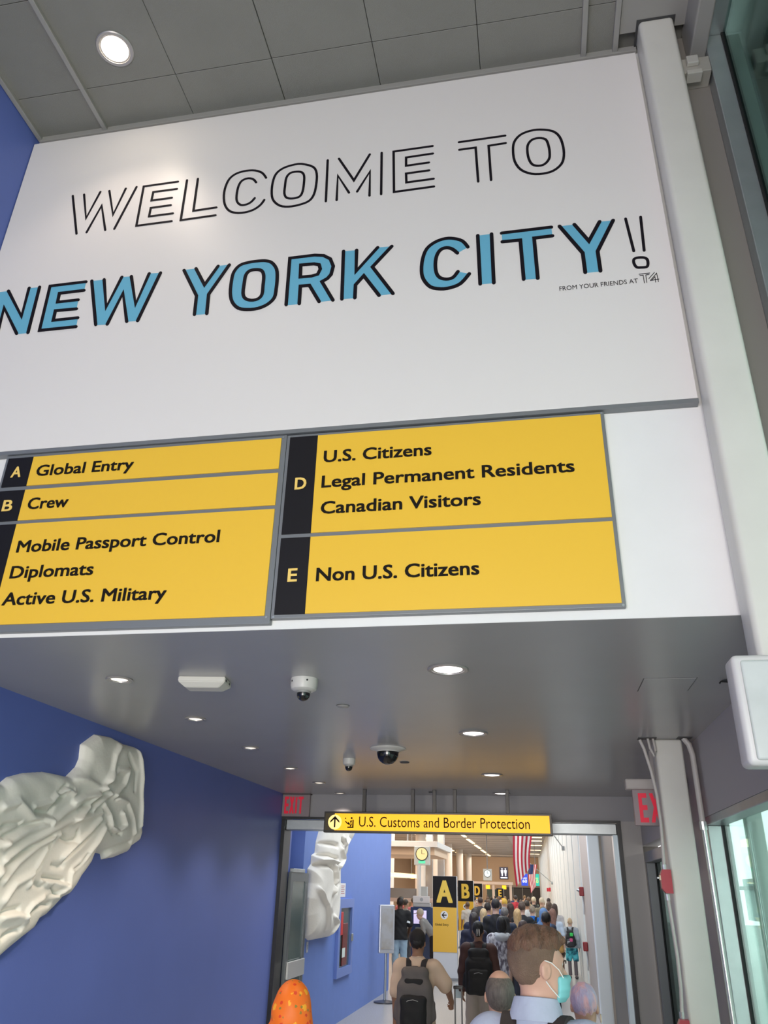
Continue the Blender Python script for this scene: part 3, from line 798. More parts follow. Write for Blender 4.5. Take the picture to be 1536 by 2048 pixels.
for x in (-0.92, -0.29, -0.02, 0.245, 0.90):
    MB().box((x - 0.022, -0.015 if abs(x) > .2 else 0.03, H2 - 0.012), (x + 0.022, 0.03 if abs(x) > .2 else 0.07, HL - 2.655), 0.003).build('post', mat('dark_post', (0.06, 0.055, 0.05), 0.4, 0.3), hs)

# ================================================================== COLUMNS, CONDUITS, RIGHT SIDE
c1 = thing('steel_column', 'tall white square steel column beside the right end of the welcome board', 'column', (1.035, 3.42, 0))
MB().box((-0.107, -0.085, 0), (0.107, 0.085, HU), 0.028, seg=5).build('shaft', STEELW, c1, True)
b = MB(); b.box((-0.12, -0.098, HU - 0.016), (0.12, 0.10, HU - 0.012), 0.002); b.build('collar', mat('collar_gap', (0.05, 0.05, 0.05)), c1)
t = thing('steel_bracket', 'small steel clip bracket between the tall column and the window frame', 'bracket', (1.19, 3.40, 6.62))
MB().box((-0.046, -0.02, 0.0), (0.12, 0.10, 0.13), 0.004).build('plate', mat('beige_bracket', (0.42, 0.40, 0.36), 0.4, 0.3), t)
MB().box((-0.02, -0.05, 0.05), (0.05, -0.02, 0.12), 0.006).build('clip', mat('bright_clip', (0.62, 0.60, 0.55), 0.3, 0.4), t)
MB().box((-0.03, -0.04, -0.035), (0.06, 0.03, 0.0), 0.004).build('lip', mat('bright_clip', (0.62, 0.60, 0.55)), t)
# white panel mounted on the column
t = thing('wall_panel_sign', 'white rounded rectangular panel mounted on the tall column at the right edge', 'panel', (1.17, 3.16, 2.48))
MB().box((-0.405, -0.05, 0.0), (0.40, 0.08, 0.41), 0.022, seg=4).build('shell', mat('panel_white_edge', (0.62, 0.61, 0.60), 0.4), t, True)
MB().box((-0.375, -0.056, 0.018), (0.37, -0.045, 0.385), 0.010, seg=3).build('face', mat('scuffed_panel_face', (0.50, 0.53, 0.52), 0.45, col2=(0.58, 0.61, 0.60), vscale=3.0), t, True)
MB().box((-0.24, 0.08, 0.1), (-0.03, 0.18, 0.3), 0.01).build('mount', GREYF, t)
# lower square column with conduits and red alarm boxes
c2 = thing('steel_column', 'square off-white steel column with pipes under the low ceiling', 'column', (1.066, 6.81, 0))
MB().box((-0.107, -0.105, 0), (0.107, 0.105, HL), 0.022, seg=4).build('shaft', STEELW, c2, True)
pipe = mat('painted_conduit', (0.52, 0.49, 0.46), 0.4)
pipes = mat('bare_steel_conduit', (0.62, 0.62, 0.60), 0.22, 0.5)
t = thing('conduit', 'thin painted conduit running down the left edge of the lower column', 'conduit', (0, 0, 0))
MB().tube([(0.845, 6.68, 3.17), (0.870, 6.68, 3.10), (0.905, 6.68, 2.93), (0.925, 6.68, 2.76), (0.930, 6.68, 2.54), (0.922, 6.68, 2.384), (0.915, 6.68, 2.24)], 0.013, 10).build('upper_pipe', pipe, t, True)
MB().tube([(0.915, 6.68, 2.04), (0.925, 6.68, 1.83), (0.932, 6.68, 1.645), (0.930, 6.68, 1.46), (0.916, 6.68, 1.30)], 0.013, 10).build('lower_pipe', pipe, t, True)
MB().tube([(0.915, 6.68, 1.12), (0.92, 6.68, 0.6), (0.92, 6.68, 0.02)], 0.013, 10).build('lower_pipe', pipe, t, True)
for z in (2.235, 2.035, 1.295): MB().cyl((0.915, 6.68, z - 0.02), (0.915, 6.68, z + 0.02), 0.017, n=10).build('coupling', pipes, t)
t = thing('conduit', 'thicker pale conduit along the right side of the lower column', 'conduit', (0, 0, 0))
MB().tube([(1.18, 6.67, 3.18), (1.215, 6.67, 3.13), (1.232, 6.67, 3.05), (1.233, 6.67, 2.9), (1.235, 6.67, 2.56)], 0.022, 12).build('upper_pipe', pipe, t, True)
MB().tube([(1.238, 6.67, 2.52), (1.245, 6.67, 1.94), (1.25, 6.67, 1.2), (1.25, 6.67, 0.02)], 0.020, 12).build('lower_pipe', pipes, t, True)
MB().cyl((1.236, 6.67, 2.50), (1.236, 6.67, 2.56), 0.028, n=12).build('coupling', pipes, t)
t = thing('conduit_bend', 'short looped conduit ends entering the ceiling beside the lower column', 'conduit', (0, 0, 0))
MB().tube([(0.905, 6.66, 3.18), (0.915, 6.66, 3.10), (0.94, 6.66, 3.04), (0.955, 6.665, 3.08), (0.945, 6.665, 3.18)], 0.010, 8).build('loop_pipe', pipe, t, True)
b = MB(); b.box((0.83, 6.62, HL - 0.004), (0.97, 6.72, HL), 0.0); b.build('ceiling_hole', mat('gap_dark', (0.05, 0.05, 0.05)), t)
b = MB(); b.box((1.13, 6.60, HL - 0.004), (1.24, 6.70, HL), 0.0); b.build('ceiling_hole', mat('gap_dark', (0.05, 0.05, 0.05)), t)
for z0, z1, lb in ((2.06, 2.22, 'red fire alarm box on the left conduit of the lower column, upper one'), (1.12, 1.275, 'red fire alarm box low on the lower column conduit')):
    t = thing('fire_alarm_box', lb, 'alarm box', (0.91, 6.64, z0))
    b = MB(); h = z1 - z0
    b.prism([(-0.035, h * .2), (-0.01, 0.0), (0.04, 0.0), (0.04, h), (-0.02, h), (-0.035, h * .8)], -0.035, 0.035)
    b.build('box', RED, t)
    MB().box((-0.043, -0.02, h * .55), (-0.035, 0.02, h * .75)).build('strobe', mat('strobe_lens', (0.85, 0.8, 0.55), 0.2), t)
    MB().box((-0.06, -0.008, h * .60), (-0.043, 0.008, h * .68), 0.002).build('lever', ALU, t)
t = thing('door_operator', 'small grey control box above the glazed door behind the lower column', 'control box', (1.16, 7.9, 2.28))
MB().box((-0.06, 0, 0), (0.11, 0.08, 0.22), 0.006).build('case', GREYF, t)
MB().box((-0.02, -0.004, 0.06), (0.05, 0.0, 0.15), 0.002).build('label_plate', mat('grey_label', (0.4, 0.4, 0.4)), t)

# ================================================================== OPEN DOOR LEAF
t = thing('door_leaf', 'grey framed glass door folded open flat along the blue wall', 'door', (XL + 0.045, 11.32, 0))
b = MB()
b.box((0.0, 0.0, 0.02), (0.045, 0.10, 2.2)); b.box((0.0, 0.78, 0.02), (0.045, 0.88, 2.2)); b.box((0.0, 0.10, 2.09), (0.045, 0.78, 2.2)); b.box((0.0, 0.10, 0.02), (0.045, 0.78, 0.28))
b.build('frame', mat('dark_grey_aluminium', (0.13, 0.15, 0.16), 0.35, 0.4), t)
MB().box((0.018, 0.10, 0.28), (0.026, 0.78, 2.09)).build('pane', mat('dim_door_glass', (0.09, 0.13, 0.125), 0.12), t)
MB().box((0.045, 0.04, 0.92), (0.075, 0.84, 1.12), 0.006).build('push_bar', mat('silver_push_plate', (0.62, 0.63, 0.63), 0.3, 0.4), t)
MB().box((0.0, 0.05, 2.2), (0.06, 0.62, 2.25), 0.005).build('closer', ALU, t)

# ================================================================== RELIEF SCULPTURES
def seg_dist(P, poly, closed):
    best = np.full(len(P), 1e9)
    n = len(poly)
    for i in range(n if closed else n - 1):
        a = np.array(poly[i]); c = np.array(poly[(i + 1) % n]); d_ = c - a
        t_ = np.clip(((P - a) @ d_) / max(d_ @ d_, 1e-9), 0, 1)
        best = np.minimum(best, np.hypot(*(P - a - t_[:, None] * d_).T))
    return best
def inside(P, poly):
    r = np.zeros(len(P), bool)
    n = len(poly)
    for i in range(n):
        x1, y1 = poly[i]; x2, y2 = poly[(i + 1) % n]
        c = ((y1 > P[:, 1]) != (y2 > P[:, 1]))
        xi = (x2 - x1) * (P[:, 1] - y1) / (y2 - y1 + 1e-12) + x1
        r ^= c & (P[:, 0] < xi)
    return r
def relief(name, outline, ridges, x0, step, H, wdt, parent, extra=None, folds=None):
    O = np.array(outline)
    lo = O.min(0) - 0.05; hi = O.max(0) + 0.05
    ny = int((hi[0] - lo[0]) / step); nz = int((hi[1] - lo[1]) / step)
    gy, gz = np.meshgrid(lo[0] + np.arange(ny) * step, lo[1] + np.arange(nz) * step, indexing='ij')
    P = np.stack([gy.ravel(), gz.ravel()], 1)
    sd = seg_dist(P, outline, True) * np.where(inside(P, outline), 1, -1)
    u = np.clip(sd / wdt, 0, 1)
    h = H * np.sqrt(1 - (1 - u) ** 2)
    for amp, wd, pts in ridges:
        dd = seg_dist(P, pts, False)
        h += amp * np.exp(-(dd / wd) ** 2) * np.clip(sd / 0.03, 0, 1)
    if extra is not None: h += extra(P) * np.clip(sd / 0.03, 0, 1)
    h = np.where(sd < 0, -0.04 * np.clip(-sd / step, 0, 1), h)
    idx = -np.ones(ny * nz, int)
    keep = sd > -2.2 * step
    idx[keep] = np.arange(keep.sum())
    V = np.stack([x0 + h[keep], P[keep, 0], P[keep, 1]], 1)
    I = idx.reshape(ny, nz)
    q = np.stack([I[:-1, :-1], I[1:, :-1], I[1:, 1:], I[:-1, 1:]], -1).reshape(-1, 4)
    q = q[(q >= 0).all(1)]
    me = bpy.data.meshes.new(name)
    me.from_pydata(V.tolist(), [], q.tolist())
    me.update()
    return link(name, me, PLASTER, parent, True)
OUT1 = [(4.72,2.588),(4.782,2.588),(4.85,2.64),(5.005,2.686),(5.233,2.725),(5.382,2.73),(5.541,2.731),(5.644,2.815),(5.671,2.879),(5.654,2.982),(5.827,3.09),(6.051,3.108),(6.262,3.09),(6.476,3.096),(6.585,3.043),(6.67,2.856),(6.763,2.573),(6.816,2.424),(6.787,2.347),(6.654,2.294),(6.625,2.256),(6.418,2.208),(6.27,2.19),(6.237,2.228),(6.095,2.239),(6.047,2.15),(5.929,2.05),(5.886,1.986),(5.839,1.94),(5.724,1.91),(5.655,1.851),(5.582,1.808),(5.492,1.782),(5.457,1.726),(5.328,1.676),(5.221,1.621),(5.118,1.57),(4.863,1.495),(4.391,1.563),(4.109,1.828),(4.033,2.227),(4.22,2.458),(4.501,2.548)]
RID1 = [(0.0297,0.0269,[(4.859,2.233),(5.078,2.323),(5.33,2.393),(5.531,2.503),(5.756,2.607),(5.959,2.68)]),(-0.0297,0.0145,[(4.843,2.273),(5.038,2.357),(5.226,2.4),(5.303,2.387)]),(0.0324,0.0248,[(4.896,2.138),(5.082,2.244),(5.321,2.339),(5.56,2.425),(5.774,2.466),(5.983,2.517)]),(-0.0297,0.0145,[(4.907,2.111),(5.122,2.21),(5.387,2.32)]),(0.0297,0.0248,[(4.941,2.023),(5.049,2.129),(5.241,2.252),(5.46,2.324)]),(-0.0297,0.0165,[(5.227,2.041),(5.294,2.114),(5.372,2.205),(5.424,2.299)]),(0.027,0.0227,[(5.214,2.005),(5.275,2.128),(5.355,2.212)]),(0.0297,0.0207,[(5.559,2.182),(5.684,2.266),(5.877,2.374),(6.001,2.467)]),(-0.0297,0.0124,[(5.597,2.164),(5.755,2.249),(5.918,2.356),(6.025,2.452)]),(0.027,0.0248,[(5.746,2.102),(5.879,2.185),(6.007,2.306),(6.079,2.404)]),(-0.0297,0.0145,[(5.375,2.05),(5.507,2.044),(5.63,2.035)]),(0.0243,0.0207,[(5.373,2.017),(5.55,2.007),(5.692,1.993)]),(-0.0351,0.0186,[(5.507,2.319),(5.61,2.293),(5.705,2.295),(5.715,2.355)]),(0.027,0.0186,[(5.248,1.816),(5.303,1.878),(5.436,1.926),(5.623,1.933),(5.723,1.993),(5.72,2.086)]),(-0.027,0.0165,[(5.286,1.819),(5.361,1.87),(5.525,1.882)]),(-0.0297,0.0186,[(5.012,1.842),(5.093,1.854),(5.166,1.859)]),(0.027,0.0227,[(5.025,1.808),(5.157,1.818),(5.282,1.795)]),(0.0297,0.0207,[(5.098,2.48),(5.278,2.527),(5.37,2.6),(5.481,2.636),(5.551,2.619)]),(-0.0324,0.0186,[(5.121,2.456),(5.304,2.46),(5.338,2.525),(5.437,2.587)]),(0.0351,0.0186,[(5.559,2.554),(5.687,2.608),(5.867,2.635),(5.783,2.534),(5.619,2.438)]),(-0.0243,0.0227,[(5.65,2.53),(5.738,2.563)]),(0.0351,0.0186,[(5.997,2.579),(6.112,2.519),(6.186,2.42),(6.308,2.401),(6.409,2.453),(6.319,2.536)]),(-0.0324,0.0145,[(6.124,2.433),(6.237,2.384),(6.371,2.392)]),(0.0297,0.0227,[(6.135,2.663),(6.281,2.752),(6.317,2.878),(6.143,2.855),(6.006,2.756)]),(0.027,0.0269,[(5.953,2.697),(6.053,2.834),(6.064,2.965),(6.132,3.05)]),(-0.0297,0.0145,[(6.179,2.65),(6.34,2.759),(6.408,2.919)]),(-0.027,0.0186,[(6.295,2.999),(6.483,2.891),(6.495,2.739)]),(0.027,0.0186,[(6.201,2.643),(6.385,2.634),(6.528,2.526),(6.612,2.411)]),(0.0324,0.0269,[(4.774,2.451),(4.908,2.492),(5.11,2.414),(5.31,2.407)]),(0.0216,0.0227,[(5.544,2.726),(5.746,2.725),(5.974,2.691),(6.138,2.655)]),(-0.027,0.0145,[(5.356,2.598),(5.442,2.656),(5.545,2.635)]),(-0.0324,0.0145,[(5.81,2.553),(5.894,2.612),(5.98,2.674)]),(0.0338,0.0207,[(5.853,2.531),(5.952,2.601),(6.061,2.656)]),(-0.0216,0.0165,[(5.281,2.005),(5.354,1.995),(5.406,2.006)]),(-0.0243,0.0207,[(5.461,2.126),(5.552,2.121),(5.594,2.129)]),(-0.027,0.0145,[(5.746,2.102),(5.828,2.144),(5.903,2.211)]),(0.027,0.0248,[(4.986,1.909),(5.072,2.004),(5.219,2.062)]),(-0.0243,0.0145,[(5.512,1.992),(5.588,1.948),(5.654,1.933)]),(-0.027,0.0165,[(5.069,1.695),(5.13,1.725),(5.225,1.742)]),(-0.0297,0.0207,[(6.18,2.23),(6.314,2.278),(6.575,2.336)]),(0.027,0.0207,[(6.486,3.067),(6.588,2.846),(6.698,2.473)]),(-0.027,0.0145,[(4.819,2.335),(4.886,2.353),(4.995,2.368)]),(-0.0243,0.0186,[(5.615,1.955),(5.453,1.919)]),(0.0243,0.0269,[(4.684,1.812),(4.831,2.002),(4.909,2.104)]),(0.027,0.0269,[(4.38,2.06),(4.654,2.163),(4.859,2.233)]),(0.027,0.0269,[(4.477,1.817),(4.634,1.937),(4.863,2.069)])]
OUT2 = [(13.004,3.04),(13.001,2.882),(12.817,2.662),(12.779,2.5),(12.601,2.458),(12.594,2.337),(12.431,2.264),(12.441,2.079),(12.351,1.881),(12.358,1.638),(12.448,1.363),(12.706,1.306),(13.778,1.302),(14.009,1.398),(14.055,1.505),(14.096,1.594),(14.173,1.851),(14.101,2.094),(14.071,2.311),(14.505,2.47),(14.556,2.692),(14.85,2.727),(15.083,2.864),(15.155,3.038),(15.175,3.212),(13.965,3.216)]
RID2 = [(-0.065,0.0298,[(12.559,2.474),(13.021,2.465),(13.606,2.44)]),(0.065,0.032,[(12.575,2.405),(13.111,2.423),(13.614,2.403)]),(-0.065,0.0298,[(12.521,2.326),(13.053,2.332),(13.388,2.287)]),(0.065,0.0343,[(13.421,2.324),(13.504,2.143),(13.38,1.963)]),(-0.078,0.0276,[(13.297,2.321),(13.421,2.142),(13.454,1.999)]),(-0.052,0.032,[(13.656,2.219),(13.771,2.092),(13.629,1.963)]),(0.065,0.0387,[(13.745,2.596),(13.956,2.452),(13.717,2.331)]),(-0.065,0.0298,[(14.104,2.612),(14.051,2.436),(13.888,2.355)]),(0.065,0.0343,[(12.53,1.997),(12.95,1.792),(13.185,1.448)]),(-0.039,0.0387,[(13.32,1.875),(13.202,1.703),(13.463,1.611)]),(0.052,0.0343,[(13.463,1.611),(13.816,1.513),(13.601,1.363)]),(-0.065,0.0298,[(12.745,2.641),(13.221,2.646),(13.56,2.644)]),(0.052,0.032,[(13.885,2.776),(14.088,2.689),(14.257,2.777)]),(-0.065,0.0254,[(13.8,2.752),(13.992,2.704)]),(-0.052,0.0276,[(14.445,2.807),(14.559,2.733)])]

sp = thing('relief_sculpture', 'large white plaster relief of draped cloth at the near end of the blue wall', 'sculpture', (0, 0, 0))
relief('drapery', OUT1, RID1, XL, 0.009, 0.085, 0.11, sp, lambda P: 0.008 * np.sin(P[:, 0] * 13 + 3 * np.sin(P[:, 1] * 7)) * np.sin(P[:, 1] * 9 + P[:, 0] * 4))
sp = thing('relief_sculpture', 'tall narrow white plaster relief of draped cloth on the blue wall beyond the doorway', 'sculpture', (0, 0, 0))
relief('drapery', OUT2, RID2, XL, 0.011, 0.19, 0.30, sp, lambda P: 0.012 * np.sin(P[:, 0] * 6 + 2 * np.sin(P[:, 1] * 5)) * np.sin(P[:, 1] * 6))

# ================================================================== THINGS ALONG THE HALL BLUE WALL
t = thing('extinguisher_cabinet', 'blue recessed cabinet with red fire extinguisher behind glass on the hall wall', 'cabinet', (XL, 14.45, 0.66))
bm_ = mat('blue_cabinet_frame', (0.16, 0.25, 0.62), 0.35)
b = MB(); b.box((0, 0, 0), (0.05, 0.14, 1.18)); b.box((0, 1.02, 0), (0.05, 1.16, 1.18)); b.box((0, 0.14, 1.04), (0.05, 1.02, 1.18)); b.box((0, 0.14, 0), (0.05, 1.02, 0.13)); b.build('frame', bm_, t)
MB().box((0.004, 0.14, 0.13), (0.010, 1.02, 1.04)).build('back_panel', mat('dim_recess', (0.06, 0.09, 0.09), 0.25), t)
MB().box((0.046, 1.0, 0.5), (0.075, 1.08, 0.62), 0.01).build('handle', ALU, t)
b = MB(); b.box((0.012, 0.25, 0.62), (0.03, 0.42, 0.98), 0.01); b.build('extinguisher_hose', mat('bright_red', (0.65, 0.02, 0.02), 0.3), t)
b = MB(); b.box((0.012, 0.42, 0.15), (0.03, 0.8, 0.80), 0.01); b.build('extinguisher', mat('dark_red', (0.16, 0.02, 0.02), 0.3), t)
b = MB(); b.box((0.030, 0.40, 0.28), (0.034, 0.62, 0.42)); b.build('label_card', mat('pale_card', (0.7, 0.78, 0.74)), t)
t = thing('notice_paper', 'small white printed notice taped above the extinguisher cabinet', 'notice', (XL, 14.62, 1.87))
MB().box((0, 0, 0), (0.004, 0.42, 0.22)).build('sheet', mat('paper', (0.82, 0.8, 0.8)), t)
b = MB()
for k in range(5): b.box((0.004, 0.08, 0.05 + 0.03 * k), (0.005, 0.34 - 0.04 * (k % 2), 0.062 + 0.03 * k))
b.build('print_lines', mat('red_print', (0.5, 0.2, 0.2)), t)
t = thing('wall_socket', 'small pale switch plate on the hall blue wall below the narrow relief', 'switch plate', (XL, 12.62, 1.15))
MB().box((0, 0, 0), (0.008, 0.10, 0.14), 0.002).build('plate', mat('pale_plate', (0.55, 0.58, 0.66), 0.4), t)
MB().box((0.008, 0.03, 0.04), (0.012, 0.07, 0.10), 0.001).build('switch', mat('pale_plate2', (0.4, 0.42, 0.5), 0.4), t)
t = thing('sign_stand', 'grey pole stand holding an upright framed sign in front of the blue wall', 'sign stand', (-3.16, 17.6, 0), math.radians(30))
b = MB(); b.lathe([(0.22, 0.0), (0.22, 0.02), (0.05, 0.05), (0.001, 0.05)], 24); b.build('base', mat('dark_base', (0.05, 0.05, 0.06), 0.3), t, True)
MB().cyl((0, 0, 0.04), (0, 0, 1.0), 0.025, n=12).build('pole', ALU, t, True)
MB().box((-0.16, -0.05, 0.85), (0.16, 0.05, 1.72), 0.015).build('frame', mat('silver_frame', (0.55, 0.56, 0.58), 0.3, 0.3), t)
MB().box((-0.12, -0.056, 0.92), (0.12, -0.05, 1.65)).build('poster', mat('beige_poster', (0.34, 0.30, 0.24), 0.4, col2=(0.42, 0.42, 0.42), vscale=3), t)
MB().box((0.16, -0.035, 0.92), (0.164, 0.035, 1.65)).build('side_strip', mat('pale_side', (0.6, 0.62, 0.66)), t)
t = thing('queue_post', 'retractable belt queue post standing left of the man with the grey backpack', 'queue post', (-1.585, 7.8, 0))
b = MB(); b.lathe([(0.17, 0), (0.17, 0.015), (0.04, 0.03), (0.001, 0.03)], 24); b.build('base', BLACK, t, True)
MB().cyl((0, 0, 0.02), (0, 0, 0.82), 0.030, n=16).build('pole', mat('blue_grey_post', (0.30, 0.32, 0.42), 0.3, 0.3), t, True)
MB().box((-0.035, -0.04, 0.80), (0.035, 0.04, 0.97), 0.008).build('cassette', BLACK, t)
MB().box((0.036, -0.012, 0.0), (0.046, 0.012, 0.80), 0.001).build('side_strip', mat('bright_strip', (0.8, 0.82, 0.85), 0.3), t)
MB().box((-0.06, -0.012, 0.86), (-0.035, 0.012, 0.93), 0.003).build('belt_clip', BLACK, t)

# ================================================================== LETTERED TOTEMS
tot_y = mat('totem_yellow', (0.80, 0.46, 0.03), 0.3)
tot_w = mat('totem_pale', (0.60, 0.62, 0.66), 0.3)
tot_l = mat('totem_letter_gold', (0.85, 0.58, 0.07), 0.35)
def totem(letter, x, y, label, ht=2.345, wd=0.61, tex=None):
    t = thing('lettered_totem', label, 'sign', (x, y, 0), 0, None)
    MB().box((0, 0, 0), (wd, 0.28, ht), 0.01).build('body', tot_w, t)
    bp_ = MB().box((-0.002, -0.012, 1.62), (wd - 0.005, 0.0, ht - 0.005)).build('black_panel', SIGNK, t)
    yp_ = MB().box((-0.002, -0.012, 0.615), (wd - 0.005, 0.0, 1.618)).build('yellow_panel', tot_y, t)
    cw = {'A': 0.42, 'B': 0.32, 'D': 0.34, 'E': 0.28}[letter]
    text(letter, 0.30 - cw / 2, 0.30 + cw / 2, 1.735, 0.49, -0.014, tot_l, bp_, 0.03)
    MB().cyl((0.29, -0.018, 1.44), (0.29, -0.012, 1.44), 0.095, n=28).build('disc', mat('disc_white', (0.8, 0.8, 0.8)), yp_)
    b = MB()
    b.prism([(0.24, 1.43), (0.35, 1.43), (0.35, 1.452), (0.24, 1.452)], -0.022, -0.019)
    b.prism([(0.225, 1.441), (0.285, 1.505), (0.31, 1.505), (0.255, 1.441), (0.31, 1.377), (0.285, 1.377)], -0.022, -0.019)
    b.build('arrow', INK, t)
    if tex: text(tex, 0.05, 0.40, 1.20, 0.05, -0.014, INK, yp_, 0.01)
    MB().box((-0.01, -0.02, 0.0), (wd + 0.01, 0.30, 0.06)).build('plinth', GREYF, t)
    return t
totem('A', -2.775, 22.2, 'nearest tall totem sign, black and yellow, with a large letter A', tex='Global Entry')
totem('B', -3.26, 34.0, 'second totem sign with letter B half hidden behind the A totem', ht=2.36)
totem('D', -4.20, 53.0, 'third totem sign with letter D behind the B totem', ht=2.385)
totem('E', -3.50, 68.0, 'farthest small totem sign with letter E above the crowd').scale = (.9, .9, .93)

# ================================================================== HALL FURNITURE
colm = mat('white_round_column', (0.74, 0.71, 0.68), 0.4)
for i, (x, y, r) in enumerate(((-8.15, 45, 0.36), (-7.25, 40.5, 0.30), (-6.85, 49, 0.30), (-7.0, 57, 0.30), (-7.05, 66, 0.31), (-7.1, 76, 0.31), (-7.05, 85, 0.31))):
    o = MB().cyl((0, 0, 0), (0, 0, HH), r, n=32).build('round_column', colm, None, True)
    o.location = (x, y, 0)
    tag(o, ['stout column set back at far left', 'nearest', 'second', 'third', 'fourth', 'fifth', 'farthest'][i] + ' white round column of the row on the left of the hall', 'column', 'white round columns of the hall')
warm_e = mat('strip_light', (1, 1, 1), emit=(1.0, 0.72, 0.36), estr=2.6)
ORD = ['nearest', 'second', 'third', 'fourth', 'fifth', 'sixth', 'seventh', 'farthest']
def strip(x, y, L_, g, k):
    o = MB().box((-0.10, -L_ / 2, -0.03), (0.10, L_ / 2, 0.0)).build('strip_light', warm_e)
    o.location = (x, y, HH - 0.013)
    return tag(o, ORD[k] + ' ' + g, 'strip light', g)
for k, y in enumerate((30, 38, 46, 54, 62, 70, 78, 86)):
    strip(-4.45 - 0.008 * y, y, 5.5, 'warm linear ceiling light in the central row of the hall', k)
for k, y in enumerate((28, 36, 44, 52, 60, 68, 76, 84)):
    strip(-7.9, y, 5.0, 'warm linear ceiling light in the row above the round columns', k)
for k, y in enumerate((56, 60, 66, 74, 82)):
    o = MB().box((-0.8, -0.12, -0.03), (0.8, 0.12, 0.0)).build('strip_light', warm_e)
    o.location = (-0.6, y, HH - 0.013)
    tag(o, ['nearest', 'second', 'third', 'fourth', 'farthest'][k] + ' short crosswise warm ceiling light near the flags', 'strip light', 'crosswise ceiling lights near the flags')
# canopy slab
t = thing('canopy', 'white hanging canopy slab over the inspection desks at left', 'canopy', (-8.6, 31, 3.42))
b = MB(); b.box((0, 0, 0), (4.89, 5.0, 0.20), 0.01); b.build('slab', mat('canopy_white', (0.72, 0.70, 0.68), 0.4), t)
b = MB(); b.box((0, 0.25, -0.26), (4.75, 4.7, 0.0)); b.build('soffit', mat('soffit_orange_light', (0.72, 0.52, 0.36), 0.5), t)  # orange light on the underside is put into this colour
for x in (1.2, 3.4):
    MB().cyl((x, 2.4, 0.2), (x, 2.4, HH - 3.42), 0.03, n=8).build('hanger', GREYF, t)
for x, lb in ((-4.72, 'left'), (-4.22, 'right')):
    o = MB().box((-0.14, -0.14, 0), (0.14, 0.14, HH - 0.05), 0.01).build('steel_post', mat('silver_post', (0.62, 0.61, 0.60), 0.25, 0.5))
    o.location = (x, 36.6, 0)
    tag(o, lb + ' silver square post rising behind the A totem', 'post')
# hanging clocks
def clock(x, y, z, wd, ht, label, face, stem_up, disp=False):
    t = thing('clock', label, 'clock', (x, y, z))
    MB().box((-wd / 2, -0.05, 0), (wd / 2, 0.3 * wd, ht), 0.02).build('case', mat('pale_clock_case', (0.55, 0.58, 0.57), 0.35), t)
    MB().cyl((0, -0.07, ht * 0.60), (0, -0.05, ht * 0.60), wd * 0.40, n=32).build('rim', BLACK, t)
    dl_ = MB().cyl((0, -0.078, ht * 0.60), (0, -0.068, ht * 0.60), wd * 0.355, n=32).build('dial', face, t)
    b = MB(); b.box((-0.008, -0.084, ht * .6), (0.008, -0.079, ht * .6 + wd * .25)); b.box((0.0, -0.084, ht * .6 - 0.006), (wd * .2, -0.079, ht * .6 + 0.006)); b.build('hands', INK, dl_)
    if disp: MB().box((-wd * 0.22, -0.056, 0.06), (wd * 0.22, -0.05, 0.15)).build('display', mat('green_display', (0.1, 0.6, 0.35), emit=(0.1, 0.75, 0.4), estr=0.6), t)
    if stem_up: MB().cyl((0, 0, ht), (0, 0, HH - z - .013), 0.03, n=8).build('stem', GREYF, t)
    else: MB().cyl((-wd * .2, 0, -z), (-wd * .2, 0, 0), 0.08, n=12).build('pole', mat('pale_pole', (0.6, 0.6, 0.6), 0.4), t)
    return t
clock(-4.17, 30.2, 2.78, 0.56, 0.62, 'square clock with lit yellow dial and green display under the canopy', mat('yellow_dial', (.3, .22, .1), emit=(1.0, 0.74, 0.34), estr=0.9), False, True)
clock(-3.06, 50, 2.53, 0.50, 0.62, 'small pale square clock hanging on a long rod in mid hall', mat('white_dial', (.3, .3, .3), emit=(0.85, 0.98, 1.0), estr=0.85), True)
# restroom sign
t = thing('restroom_sign', 'dark blue lit sign with two white standing figures on the far beige wall', 'sign', (-3.88, 91.92, 3.12))
t.scale = (1.48, 1.48, 1.48)
MB().box((-0.30, -0.05, 0), (0.30, 0.05, 0.78), 0.01).build('box', mat('navy_box', (0.01, 0.015, 0.10), 0.3), t)
wl_ = mat('lit_white', (1, 1, 1), emit=(0.8, 0.88, 1.0), estr=1.3)
for s, nm in ((-0.12, 'figure'), (0.12, 'figure')):
    b = MB(); b.cyl((s, -0.056, 0.66), (s, -0.05, 0.66), 0.05, n=14)
    b.prism([(s - 0.09, 0.58), (s + 0.09, 0.58), (s + 0.07, 0.38), (s + 0.045, 0.38), (s + 0.04, 0.20), (s - 0.04, 0.20), (s - 0.045, 0.38), (s - 0.07, 0.38)], -0.056, -0.05)
    b.build(nm, wl_, t)
MB().box((-0.24, -0.056, 0.05), (0.24, -0.05, 0.12)).build('caption_bar', wl_, t)
